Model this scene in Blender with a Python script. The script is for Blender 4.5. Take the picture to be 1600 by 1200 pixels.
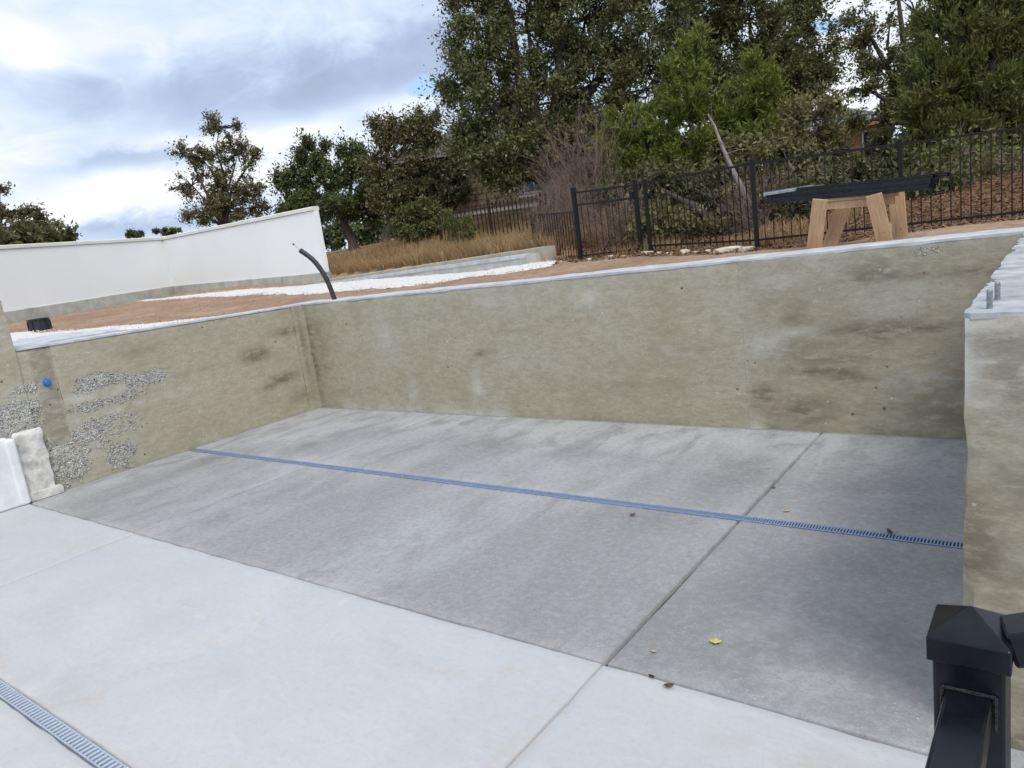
import bpy, bmesh, math, random
import numpy as np
from mathutils import Vector, Matrix

for o in list(bpy.data.objects):
    bpy.data.objects.remove(o, do_unlink=True)
scene = bpy.context.scene
COL = scene.collection
R = math.radians
PI = math.pi

# ------------------------------------------------------------------ camera
cam_d = bpy.data.cameras.new('camera')
cam = bpy.data.objects.new('camera', cam_d)
COL.objects.link(cam)
cam_d.sensor_width = 36.0
cam_d.lens = 25.875
cam_d.clip_start = 0.05
cam_d.clip_end = 3000
cam.matrix_world = Matrix((
    (0.795682, -0.012638, 0.605582, 0.0000),
    (0.591315, 0.232907, -0.772076, 0.0000),
    (-0.131286, 0.972417, 0.192793, 2.6000),
    (0, 0, 0, 1)))
scene.camera = cam

# ------------------------------------------------------------------ light
SUN_AZ, SUN_EL = R(125), R(54)          # azimuth from +Y towards +X, elevation
sd = Vector((math.sin(SUN_AZ) * math.cos(SUN_EL), math.cos(SUN_AZ) * math.cos(SUN_EL), math.sin(SUN_EL)))
sun_d = bpy.data.lights.new('sun', 'SUN')
sun_d.energy = 1.5
sun_d.angle = R(24)
sun_d.color = (1.0, 0.955, 0.90)
sun = bpy.data.objects.new('sun', sun_d)
COL.objects.link(sun)
sun.rotation_euler = (-sd).to_track_quat('-Z', 'Y').to_euler()
sun.location = (-20, -20, 30)

scene.view_settings.view_transform = 'Standard'
scene.view_settings.look = 'None'
scene.view_settings.gamma = 1
scene.view_settings.exposure = 0.56
scene.view_settings.use_curve_mapping = False
scene.render.engine = 'CYCLES'
scene.cycles.max_bounces = 5
scene.cycles.diffuse_bounces = 3
scene.cycles.glossy_bounces = 2
scene.cycles.transmission_bounces = 2
scene.cycles.use_adaptive_sampling = True
scene.cycles.adaptive_threshold = 0.02
scene.render.resolution_x = 1024
scene.render.resolution_y = 768


class NT:
    """small node tree helper"""
    def __init__(s, tree):
        s.t = tree
        s.n = tree.nodes
        s.l = tree.links

    def new(s, kind, **kw):
        nd = s.n.new(kind)
        for k, v in kw.items():
            setattr(nd, k, v)
        return nd

    def put(s, sock, v):
        if hasattr(v, 'is_output') or isinstance(v, bpy.types.NodeSocket):
            s.l.new(v, sock)
        elif isinstance(v, (tuple, list)) and len(v) == 3 and sock.type == 'RGBA':
            sock.default_value = (*v, 1)
        else:
            sock.default_value = v

    def math(s, op, a, b=0.0, c=None, clamp=False):
        nd = s.new('ShaderNodeMath', operation=op, use_clamp=clamp)
        s.put(nd.inputs[0], a)
        s.put(nd.inputs[1], b)
        if c is not None:
            s.put(nd.inputs[2], c)
        return nd.outputs[0]

    def mix(s, fac, a, b, mode='MIX'):
        nd = s.new('ShaderNodeMix', data_type='RGBA', blend_type=mode)
        s.put(nd.inputs[0], fac)
        s.put(nd.inputs[6], a)
        s.put(nd.inputs[7], b)
        return nd.outputs[2]

    def ramp(s, fac, stops):
        nd = s.new('ShaderNodeValToRGB')
        cr = nd.color_ramp
        while len(cr.elements) < len(stops):
            cr.elements.new(0.5)
        for e, (p, c) in zip(cr.elements, stops):
            e.position = p
            e.color = (*c, 1) if len(c) == 3 else c
        s.put(nd.inputs[0], fac)
        return nd.outputs[0]

    def fram(s, fac, a, b, lo=0.0, hi=1.0, kind='SMOOTHSTEP'):
        nd = s.new('ShaderNodeMapRange', interpolation_type=kind)
        s.put(nd.inputs[0], fac)
        for i, v in ((1, a), (2, b), (3, lo), (4, hi)):
            s.put(nd.inputs[i], v)
        return nd.outputs[0]

    def coord(s, which='Object', scale=(1, 1, 1), rot=(0, 0, 0)):
        tc = s.new('ShaderNodeTexCoord')
        mp = s.new('ShaderNodeMapping')
        mp.inputs['Scale'].default_value = scale
        mp.inputs['Rotation'].default_value = rot
        s.l.new(tc.outputs[which], mp.inputs[0])
        return mp.outputs[0]

    def pos(s, scale=(1, 1, 1)):
        g = s.new('ShaderNodeNewGeometry')
        mp = s.new('ShaderNodeMapping')
        mp.inputs['Scale'].default_value = scale
        s.l.new(g.outputs['Position'], mp.inputs[0])
        return mp.outputs[0]

    def noise(s, vec, scale, detail=4, rough=0.55, out=0, dist=0.0):
        nd = s.new('ShaderNodeTexNoise')
        s.put(nd.inputs['Vector'], vec)
        nd.inputs['Scale'].default_value = scale
        nd.inputs['Detail'].default_value = detail
        nd.inputs['Roughness'].default_value = rough
        nd.inputs['Distortion'].default_value = dist
        return nd.outputs[out]

    def voro(s, vec, scale, feature='F1', out=0, rnd=1.0):
        nd = s.new('ShaderNodeTexVoronoi', feature=feature)
        s.put(nd.inputs['Vector'], vec)
        nd.inputs['Scale'].default_value = scale
        nd.inputs['Randomness'].default_value = rnd
        return nd.outputs[out]

    def attr(s, name, out='Fac'):
        nd = s.new('ShaderNodeAttribute', attribute_name=name)
        return nd.outputs[out]

    def bump(s, h, strength=0.3, dist=0.01, nrm=None):
        nd = s.new('ShaderNodeBump')
        nd.inputs['Strength'].default_value = strength
        nd.inputs['Distance'].default_value = dist
        s.l.new(h, nd.inputs['Height'])
        if nrm is not None:
            s.l.new(nrm, nd.inputs['Normal'])
        return nd.outputs[0]


# ------------------------------------------------------------------ sky
world = bpy.data.worlds.new('World')
scene.world = world
world.use_nodes = True
world.cycles.sampling_method = 'MANUAL'
world.cycles.sample_map_resolution = 256
w = NT(world.node_tree)
w.n.clear()
tc = w.new('ShaderNodeTexCoord')
sep = w.new('ShaderNodeSeparateXYZ')
w.l.new(tc.outputs['Generated'], sep.inputs[0])
az = w.math('ARCTAN2', sep.outputs[0], sep.outputs[1])
el = w.math('ARCSINE', sep.outputs[2])
sky = w.new('ShaderNodeTexSky', sky_type='NISHITA', sun_disc=False)
sky.sun_elevation = SUN_EL
sky.sun_rotation = SUN_AZ
sky.air_density = 1.0
sky.dust_density = 1.2
sky.ozone_density = 2.0
# cloud deck: noise on the direction, flattened towards the horizon as a cloud layer is
dirv = w.new('ShaderNodeCombineXYZ')
den = w.math('ADD', w.math('MAXIMUM', sep.outputs[2], 0.0), 0.42)
w.l.new(w.math('DIVIDE', sep.outputs[0], den), dirv.inputs[0])
w.l.new(w.math('DIVIDE', sep.outputs[1], den), dirv.inputs[1])
w.l.new(w.math('MULTIPLY', sep.outputs[2], 1.5), dirv.inputs[2])
warp = w.noise(dirv.outputs[0], 2.4, 3, 0.55, out=1)
wv = w.new('ShaderNodeVectorMath', operation='MULTIPLY_ADD')
w.l.new(warp, wv.inputs[0])
wv.inputs[1].default_value = (0.5, 0.5, 0.5)
w.l.new(dirv.outputs[0], wv.inputs[2])
n_main = w.noise(wv.outputs[0], 2.0, 7, 0.60)
sw = w.new('ShaderNodeSeparateXYZ')
w.l.new(warp, sw.inputs[0])
nm = w.math('SUBTRACT', n_main, 0.5)
azw = w.math('ADD', az, w.math('MULTIPLY', w.math('SUBTRACT', sw.outputs[0], 0.5), 0.16))
elw = w.math('ADD', el, w.math('ADD', w.math('MULTIPLY', w.math('SUBTRACT', sw.outputs[1], 0.5), 0.07), w.math('MULTIPLY', nm, 0.10)))


def cloud(a0, e0, ra, re, tilt=0.0):
    """one soft cloud bank around azimuth a0, elevation e0"""
    da = w.math('SUBTRACT', azw, a0)
    de = w.math('SUBTRACT', w.math('SUBTRACT', elw, e0), w.math('MULTIPLY', da, tilt))
    q = w.math('ADD', w.math('POWER', w.math('DIVIDE', da, ra), 2.0), w.math('POWER', w.math('DIVIDE', de, re), 2.0))
    return w.math('EXPONENT', w.math('MULTIPLY', q, -1.0))


shade = w.math('MULTIPLY_ADD', nm, 1.35, 0.575)
for (a0, e0, ra, re, tilt, amp) in [
        (-0.90, 0.215, 0.22, 0.040, 0.03, -0.36), (-0.72, 0.245, 0.14, 0.030, 0.05, -0.20),
        (-1.08, 0.140, 0.09, 0.012, 0.05, -0.26), (-1.15, 0.268, 0.060, 0.026, -0.3, 0.46),
        (-1.08, 0.105, 0.16, 0.019, 0.1, 0.50), (-0.96, 0.166, 0.11, 0.015, 0.15, 0.44),
        (-1.20, 0.185, 0.06, 0.03, 0.0, 0.18), (-0.74, 0.190, 0.06, 0.018, 0.0, 0.26), (-1.05, 0.070, 0.25, 0.012, 0.0, -0.22),
        (-0.20, 0.13, 0.20, 0.06, 0.0, 0.28), (1.5, 0.30, 0.35, 0.07, 0.1, -0.35), (-2.6, 0.28, 0.35, 0.07, 0.0, 0.25)]:
    shade = w.math('MULTIPLY_ADD', cloud(a0, e0, ra, re, tilt), amp, shade)
ccol = w.ramp(shade, [(0.05, (0.285, 0.345, 0.465)), (0.32, (0.365, 0.450, 0.605)), (0.54, (0.52, 0.615, 0.765)),
                      (0.74, (0.70, 0.745, 0.805)), (1.0, (0.835, 0.84, 0.845))])
hole = w.math('MULTIPLY_ADD', cloud(-0.705, 0.208, 0.045, 0.016), 0.45, n_main)
hole = w.math('MULTIPLY_ADD', cloud(-0.24, 0.205, 0.06, 0.012), 0.30, hole)
blue = w.fram(hole, 0.72, 0.88)
bg1 = w.new('ShaderNodeBackground')
w.l.new(sky.outputs[0], bg1.inputs[0])
bg1.inputs[1].default_value = 0.13
bg2 = w.new('ShaderNodeBackground')
w.l.new(ccol, bg2.inputs[0])
bg2.inputs[1].default_value = 0.90
mx = w.new('ShaderNodeMixShader')
w.l.new(blue, mx.inputs[0])
w.l.new(bg2.outputs[0], mx.inputs[1])
w.l.new(bg1.outputs[0], mx.inputs[2])
wo = w.new('ShaderNodeOutputWorld')
w.l.new(mx.outputs[0], wo.inputs[0])

# ------------------------------------------------------------------ numpy noise
def _hash(ix, iy, iz, seed):
    n = (ix.astype(np.int64) * 374761393 + iy.astype(np.int64) * 668265263 + iz.astype(np.int64) * 2147483647 + seed * 974634777) & 0xFFFFFFFF
    n = ((n ^ (n >> 13)) * 1274126177) & 0xFFFFFFFF
    n = (n ^ (n >> 16)) & 0xFFFFFFFF
    return (n & 0xFFFFFF) / float(0xFFFFFF)


def vnoise(x, y, z=0.0, seed=0):
    x, y, z = np.broadcast_arrays(np.asarray(x, float), np.asarray(y, float), np.asarray(z, float))
    ix, iy, iz = np.floor(x), np.floor(y), np.floor(z)
    fx, fy, fz = x - ix, y - iy, z - iz
    fx, fy, fz = [t * t * (3 - 2 * t) for t in (fx, fy, fz)]
    r = 0
    for a in (0, 1):
        for b in (0, 1):
            for c in (0, 1):
                wt = (fx if a else 1 - fx) * (fy if b else 1 - fy) * (fz if c else 1 - fz)
                r = r + wt * _hash(ix + a, iy + b, iz + c, seed)
    return r


def fbm(x, y, z=0.0, seed=0, oct=4, gain=0.5):
    r, a, s, t = 0, 1.0, 1.0, 0
    for k in range(oct):
        r = r + a * vnoise(np.asarray(x) * s, np.asarray(y) * s, np.asarray(z) * s, seed + k * 17)
        t += a
        a *= gain
        s *= 2.03
    return r / t


def sstep(a, b, x):
    t = np.clip((np.asarray(x, float) - a) / (b - a), 0, 1)
    return t * t * (3 - 2 * t)


# ------------------------------------------------------------------ mesh helpers
def link(name, me, m=None, parent=None):
    o = bpy.data.objects.new(name, me)
    COL.objects.link(o)
    if m is not None and me is not None and len(me.materials) == 0:
        me.materials.append(m)
    if parent is not None:
        o.parent = parent
    return o


def empty(name, loc=(0, 0, 0), rz=0.0):
    o = bpy.data.objects.new(name, None)
    o.empty_display_size = 0.2
    COL.objects.link(o)
    o.location = loc
    o.rotation_euler = (0, 0, rz)
    return o


def tag(o, label=None, cat=None, group=None, kind=None):
    if label:
        o['label'] = label
    if cat:
        o['category'] = cat
    if group:
        o['group'] = group
    if kind:
        o['kind'] = kind
    return o


def npmesh(name, V, F, smooth=False):
    """V (n,3), F (m,k) with constant k"""
    V = np.asarray(V, np.float32)
    F = np.asarray(F, np.int32)
    me = bpy.data.meshes.new(name)
    m, k = F.shape
    me.vertices.add(len(V))
    me.vertices.foreach_set('co', V.ravel())
    me.loops.add(m * k)
    me.loops.foreach_set('vertex_index', F.ravel())
    me.polygons.add(m)
    me.polygons.foreach_set('loop_start', np.arange(0, m * k, k, dtype=np.int32))
    me.polygons.foreach_set('loop_total', np.full(m, k, np.int32))
    if smooth:
        me.polygons.foreach_set('use_smooth', np.ones(m, bool))
    me.update(calc_edges=True)
    return me


def setattr_v(me, name, vals):
    a = me.attributes.new(name, 'FLOAT', 'POINT')
    a.data.foreach_set('value', np.asarray(vals, np.float32))


class MB:
    """collects quads / ngons into one mesh"""
    def __init__(s):
        s.v = []
        s.f = []

    def add(s, vs, fs):
        b = len(s.v)
        s.v += [tuple(p) for p in vs]
        s.f += [tuple(i + b for i in f) for f in fs]
        return s

    def box(s, x0, x1, y0, y1, z0, z1):
        vs = [(x, y, z) for z in (z0, z1) for y in (y0, y1) for x in (x0, x1)]
        return s.add(vs, [(0, 2, 3, 1), (4, 5, 7, 6), (0, 1, 5, 4), (2, 6, 7, 3), (0, 4, 6, 2), (1, 3, 7, 5)])

    def hexa(s, bot, top):
        """bottom and top quads, counter-clockwise from above"""
        return s.add(list(bot) + list(top), [(3, 2, 1, 0), (4, 5, 6, 7), (0, 1, 5, 4), (1, 2, 6, 5), (2, 3, 7, 6), (3, 0, 4, 7)])

    def beam(s, a, b, wx, wy, up=(0, 0, 1)):
        a, b = Vector(a), Vector(b)
        d = (b - a).normalized()
        u = Vector(up)
        if abs(d.dot(u)) > 0.98:
            u = Vector((0, 1, 0))
        sx = d.cross(u).normalized()
        sy = sx.cross(d).normalized()
        vs = []
        for p in (a, b):
            for (i, j) in ((-1, -1), (1, -1), (1, 1), (-1, 1)):
                vs.append(p + sx * (i * wx / 2) + sy * (j * wy / 2))
        return s.add(vs, [(0, 1, 2, 3), (7, 6, 5, 4), (0, 4, 5, 1), (1, 5, 6, 2), (2, 6, 7, 3), (3, 7, 4, 0)])

    def tube(s, pts, rads, n=8, cap=True):
        pts = [Vector(p) for p in pts]
        if not isinstance(rads, (list, tuple, np.ndarray)):
            rads = [rads] * len(pts)
        t = (pts[1] - pts[0]).normalized()
        u = t.cross(Vector((0, 0, 1)))
        if u.length < 1e-3:
            u = Vector((1, 0, 0))
        u.normalize()
        b = len(s.v)
        for i, p in enumerate(pts):
            t = (pts[min(i + 1, len(pts) - 1)] - pts[max(i - 1, 0)]).normalized()
            u = (u - t * u.dot(t)).normalized()
            v = t.cross(u)
            for k in range(n):
                a = 2 * PI * k / n
                s.v.append(tuple(p + (u * math.cos(a) + v * math.sin(a)) * rads[i]))
        for i in range(len(pts) - 1):
            for k in range(n):
                k2 = (k + 1) % n
                s.f.append((b + i * n + k, b + i * n + k2, b + (i + 1) * n + k2, b + (i + 1) * n + k))
        if cap:
            s.f.append(tuple(b + k for k in reversed(range(n))))
            s.f.append(tuple(b + (len(pts) - 1) * n + k for k in range(n)))
        return s

    def mesh(s, name, bevel=0.0, seg=1, smooth=False):
        me = bpy.data.meshes.new(name)
        me.from_pydata(s.v, [], s.f)
        me.update()
        if bevel or True:
            bm = bmesh.new()
            bm.from_mesh(me)
            bmesh.ops.recalc_face_normals(bm, faces=bm.faces)
            if bevel:
                bmesh.ops.bevel(bm, geom=[e for e in bm.edges], offset=bevel, segments=seg, affect='EDGES', profile=0.5)
            bm.to_mesh(me)
            bm.free()
        if smooth:
            me.polygons.foreach_set('use_smooth', np.ones(len(me.polygons), bool))
        return me

    def build(s, name, m, parent=None, bevel=0.0, seg=1, smooth=False):
        return link(name, s.mesh(name, bevel, seg, smooth), m, parent)


def rough_box(dims, res, amp, seed, edge=0.0, top=None, freq=6.0):
    """box as subdivided shell with noisy faces and worn edges; dims (x0,x1,y0,y1,z0,z1); top(x,y) replaces z1"""
    x0, x1, y0, y1, z0, z1 = dims
    bm = bmesh.new()
    nx, ny, nz = [max(1, int(round((b - a) / res))) for a, b in ((x0, x1), (y0, y1), (z0, z1))]
    ids = {}

    def vert(i, j, k):
        key = (i, j, k)
        if key not in ids:
            ids[key] = bm.verts.new((x0 + (x1 - x0) * i / nx, y0 + (y1 - y0) * j / ny, z0 + (z1 - z0) * k / nz))
        return ids[key]
    for i in range(nx):
        for j in range(ny):
            bm.faces.new([vert(i, j, 0), vert(i, j + 1, 0), vert(i + 1, j + 1, 0), vert(i + 1, j, 0)])
            bm.faces.new([vert(i, j, nz), vert(i + 1, j, nz), vert(i + 1, j + 1, nz), vert(i, j + 1, nz)])
    for i in range(nx):
        for k in range(nz):
            bm.faces.new([vert(i, 0, k), vert(i + 1, 0, k), vert(i + 1, 0, k + 1), vert(i, 0, k + 1)])
            bm.faces.new([vert(i, ny, k), vert(i, ny, k + 1), vert(i + 1, ny, k + 1), vert(i + 1, ny, k)])
    for j in range(ny):
        for k in range(nz):
            bm.faces.new([vert(0, j, k), vert(0, j, k + 1), vert(0, j + 1, k + 1), vert(0, j + 1, k)])
            bm.faces.new([vert(nx, j, k), vert(nx, j + 1, k), vert(nx, j + 1, k + 1), vert(nx, j, k + 1)])
    co = np.array([v.co for v in bm.verts])
    key = np.array(list(ids.keys()))
    onx = (key[:, 0] == 0) * -1 + (key[:, 0] == nx) * 1
    ony = (key[:, 1] == 0) * -1 + (key[:, 1] == ny) * 1
    onz = (key[:, 2] == 0) * -1 + (key[:, 2] == nz) * 1
    cnt = abs(onx) + abs(ony) + abs(onz)
    d = (fbm(co[:, 0] * freq, co[:, 1] * freq, co[:, 2] * freq, seed, 3) - 0.5) * 2 * amp
    chip = edge * (0.25 + 1.5 * sstep(0.5, 0.85, fbm(co[:, 0] * 3.1, co[:, 1] * 3.1, co[:, 2] * 3.1, seed + 5, 3)))
    inward = d - chip * (cnt >= 2)
    if top is not None:
        zt = top(co[:, 0], co[:, 1])
        co[:, 2] = z0 + (co[:, 2] - z0) / (z1 - z0) * (zt - z0)
    co[:, 0] += onx * inward
    co[:, 1] += ony * inward
    co[:, 2] += onz * inward * (onz > 0)
    for v, c in zip(bm.verts, co):
        v.co = c
    me = bpy.data.meshes.new('rough')
    bm.to_mesh(me)
    bm.free()
    me.polygons.foreach_set('use_smooth', np.ones(len(me.polygons), bool))
    me.set_sharp_from_angle(angle=R(38))
    return me, co


def world_co(me):
    a = np.empty(len(me.vertices) * 3, np.float32)
    me.vertices.foreach_get('co', a)
    return a.reshape(-1, 3)

# ------------------------------------------------------------------ materials
def new_mat(name):
    m = bpy.data.materials.new(name)
    m.use_nodes = True
    t = NT(m.node_tree)
    bs = m.node_tree.nodes['Principled BSDF']
    return m, t, bs


def simple(name, col, rough=0.6, metal=0.0, var=0.12, scale=8.0, bump=0.0, bscale=40.0, spec=0.5, coord='Object'):
    m, t, bs = new_mat(name)
    v = t.coord(coord)
    n = t.noise(v, scale, 5, 0.6)
    dark = tuple(c * (1 - var * 1.6) for c in col)
    lite = tuple(min(1, c * (1 + var * 1.4)) for c in col)
    t.put(bs.inputs['Base Color'], t.ramp(n, [(0.3, dark), (0.7, lite)]))
    bs.inputs['Roughness'].default_value = rough
    bs.inputs['Metallic'].default_value = metal
    bs.inputs['Specular IOR Level'].default_value = spec
    if bump:
        t.put(bs.inputs['Normal'], t.bump(t.noise(v, bscale, 4, 0.6), bump, 0.01))
    return m


def wall_concrete():
    """board-formed concrete: olive beige, horizontal rub marks, bug holes, stains, dark tones and shaded voids from the 'stain', 'pale' and 'honey' attributes"""
    m, t, bs = new_mat('form_concrete')
    p = t.pos()
    ph = t.pos((1.0, 1.0, 2.3))
    big = t.noise(p, 0.9, 5, 0.6)
    rub = t.noise(ph, 8.0, 8, 0.76, dist=0.35)
    fine = t.noise(p, 38, 5, 0.7)
    c = t.ramp(big, [(0.28, (0.355, 0.318, 0.232)), (0.52, (0.418, 0.384, 0.292)), (0.75, (0.470, 0.442, 0.358))])
    c = t.mix(t.math('MULTIPLY', t.fram(rub, 0.42, 0.70), 0.75), c, (0.325, 0.283, 0.193))
    c = t.mix(t.math('MULTIPLY', t.fram(rub, 0.52, 0.32), 0.40), c, (0.53, 0.495, 0.40))
    c = t.mix(t.math('MULTIPLY', t.fram(fine, 0.42, 0.75), 0.32), c, (0.24, 0.215, 0.15))
    st = t.math('MULTIPLY', t.attr('stain_dark'), t.fram(t.noise(t.pos((1, 1, 2.6)), 5.0, 6, 0.7), 0.30, 0.56))
    c = t.mix(t.math('MULTIPLY', st, 0.85), c, (0.150, 0.124, 0.088))
    pl = t.math('MULTIPLY', t.attr('pale'), t.fram(t.noise(p, 4.0, 6, 0.7), 0.30, 0.62))
    c = t.mix(t.math('MULTIPLY', pl, 0.75), c, (0.62, 0.61, 0.575))
    hn = t.attr('honey')
    hv = t.voro(p, 42, 'F1')
    vc = t.new('ShaderNodeTexVoronoi', feature='F1')
    t.put(vc.inputs['Vector'], p)
    vc.inputs['Scale'].default_value = 42
    cs = t.new('ShaderNodeSeparateColor')
    t.l.new(vc.outputs[1], cs.inputs[0])
    hf = t.math('MULTIPLY', t.math('LESS_THAN', t.math('MULTIPLY_ADD', cs.outputs[0], 0.75, 0.12), hn), 0.9)
    hc = t.ramp(hv, [(0.12, (0.54, 0.54, 0.51)), (0.45, (0.36, 0.36, 0.34)), (0.8, (0.09, 0.085, 0.075))])  # pebble greys; the dark end paints shadow into the voids between them
    c = t.mix(hf, c, hc)
    # bug holes
    bv = t.voro(p, 4.6, 'F1')
    bn = t.noise(p, 2.4, 3, 0.5)
    hole = t.math('MULTIPLY', t.fram(bv, 0.10, 0.045), t.fram(bn, 0.50, 0.58))
    c = t.mix(t.math('MULTIPLY', hole, 0.85), c, (0.10, 0.09, 0.07))
    # small pale flecks
    fv = t.voro(p, 8.0, 'F1')
    fl = t.math('MULTIPLY', t.fram(fv, 0.13, 0.06), t.fram(t.noise(p, 3.0, 3, 0.5, dist=1.0), 0.52, 0.60))
    c = t.mix(t.math('MULTIPLY', fl, 0.6), c, (0.66, 0.65, 0.60))
    t.put(bs.inputs['Base Color'], c)
    bs.inputs['Roughness'].default_value = 0.9
    bs.inputs['Specular IOR Level'].default_value = 0.25
    h = t.math('ADD', t.math('MULTIPLY', rub, 0.6), t.math('MULTIPLY', fine, 0.35))
    h = t.math('SUBTRACT', h, t.math('MULTIPLY', hole, 1.2))
    h = t.math('SUBTRACT', h, t.math('MULTIPLY', t.math('MULTIPLY', hf, hv), 2.0))
    t.put(bs.inputs['Normal'], t.bump(h, 0.55, 0.012))
    return m


def slab_concrete():
    """cured grey slab, damp in places: 'pale' attribute = dry dusty zones, broom marks along X"""
    m, t, bs = new_mat('grey_slab_concrete')
    p = t.pos()
    streak = t.noise(t.pos((1.0, 0.22, 1.0)), 1.3, 5, 0.58, dist=0.7)
    mid = t.noise(p, 2.2, 6, 0.62)
    fine = t.noise(p, 60, 4, 0.7)
    c = t.ramp(streak, [(0.30, (0.252, 0.249, 0.243)), (0.52, (0.290, 0.287, 0.281)), (0.72, (0.332, 0.329, 0.322))])
    c = t.mix(t.math('MULTIPLY', t.fram(mid, 0.35, 0.7), 0.35), c, (0.262, 0.260, 0.258))
    pl = t.math('MULTIPLY', t.attr('pale'), t.fram(t.noise(t.pos((1, 0.5, 1)), 2.6, 6, 0.66, dist=0.5), 0.30, 0.60))
    c = t.mix(t.math('MULTIPLY', pl, 0.85), c, (0.475, 0.474, 0.472))
    st = t.math('MULTIPLY', t.attr('stain_dark'), t.fram(mid, 0.32, 0.60))
    c = t.mix(t.math('MULTIPLY', st, 0.7), c, (0.165, 0.163, 0.162))
    grain = t.noise(p, 17, 6, 0.8)
    c = t.mix(t.math('MULTIPLY', t.fram(grain, 0.45, 0.70), 0.42), c, (0.185, 0.185, 0.187))
    c = t.mix(t.math('MULTIPLY', t.fram(grain, 0.52, 0.34), 0.30), c, (0.43, 0.43, 0.435))
    c = t.mix(t.math('MULTIPLY', t.fram(fine, 0.46, 0.72), 0.35), c, (0.17, 0.17, 0.17))
    sv = t.voro(p, 30, 'F1')
    sp = t.math('MULTIPLY', t.fram(sv, 0.17, 0.08), t.fram(t.noise(p, 1.1, 4, 0.6), 0.40, 0.60))
    c = t.mix(t.math('MULTIPLY', sp, 0.6), c, (0.55, 0.55, 0.545))
    sv2 = t.voro(p, 70, 'F1')
    sp2 = t.math('MULTIPLY', t.fram(sv2, 0.22, 0.10), t.fram(t.noise(p, 1.1, 4, 0.6), 0.40, 0.66))
    c = t.mix(t.math('MULTIPLY', sp2, 0.45), c, (0.52, 0.52, 0.52))
    t.put(bs.inputs['Base Color'], c)
    t.put(bs.inputs['Roughness'], t.fram(streak, 0.3, 0.7, 0.62, 0.9))
    bs.inputs['Specular IOR Level'].default_value = 0.35
    broom = t.noise(t.pos((3, 60, 1)), 1.0, 3, 0.6)
    h = t.math('ADD', t.math('MULTIPLY', fine, 0.6), t.math('MULTIPLY', broom, 0.5))
    t.put(bs.inputs['Normal'], t.bump(h, 0.35, 0.006))
    return m


def patio_concrete():
    m, t, bs = new_mat('white_patio_concrete')
    p = t.pos()
    big = t.noise(p, 0.8, 5, 0.6, dist=0.6)
    mid = t.noise(p, 3.0, 6, 0.65)
    c = t.ramp(big, [(0.3, (0.475, 0.486, 0.490)), (0.55, (0.510, 0.515, 0.512)), (0.75, (0.550, 0.540, 0.512))])
    c = t.mix(t.math('MULTIPLY', t.fram(mid, 0.45, 0.75), 0.30), c, (0.445, 0.455, 0.47))
    warm = t.fram(t.noise(t.pos((1.0, 1.6, 1)), 1.7, 6, 0.68, dist=1.2), 0.56, 0.72)
    c = t.mix(t.math('MULTIPLY', warm, 0.42), c, (0.46, 0.41, 0.335))
    st = t.math('MULTIPLY', t.attr('stain_dark'), t.fram(mid, 0.32, 0.62))
    c = t.mix(t.math('MULTIPLY', st, 0.6), c, (0.40, 0.345, 0.27))
    gr = t.noise(p, 22, 6, 0.8)
    c = t.mix(t.math('MULTIPLY', t.fram(gr, 0.46, 0.72), 0.30), c, (0.36, 0.352, 0.338))
    tro = t.noise(t.pos((1.0, 2.2, 1)), 4.5, 6, 0.7, dist=2.2)
    c = t.mix(t.math('MULTIPLY', t.fram(tro, 0.50, 0.68), 0.32), c, (0.43, 0.435, 0.445))
    c = t.mix(t.math('MULTIPLY', t.fram(tro, 0.46, 0.30), 0.25), c, (0.63, 0.625, 0.60))
    fv = t.voro(p, 9.0, 'F1')
    fl = t.math('MULTIPLY', t.fram(fv, 0.045, 0.02), t.fram(t.noise(p, 5.0, 2), 0.55, 0.65))
    c = t.mix(t.math('MULTIPLY', fl, 0.6), c, (0.30, 0.26, 0.22))
    t.put(bs.inputs['Base Color'], c)
    bs.inputs['Roughness'].default_value = 0.78
    bs.inputs['Specular IOR Level'].default_value = 0.3
    fine = t.noise(p, 45, 4, 0.6)
    t.put(bs.inputs['Normal'], t.bump(t.math('ADD', t.math('MULTIPLY', mid, 1.0), t.math('MULTIPLY', fine, 0.25)), 0.22, 0.01))
    return m


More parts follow.
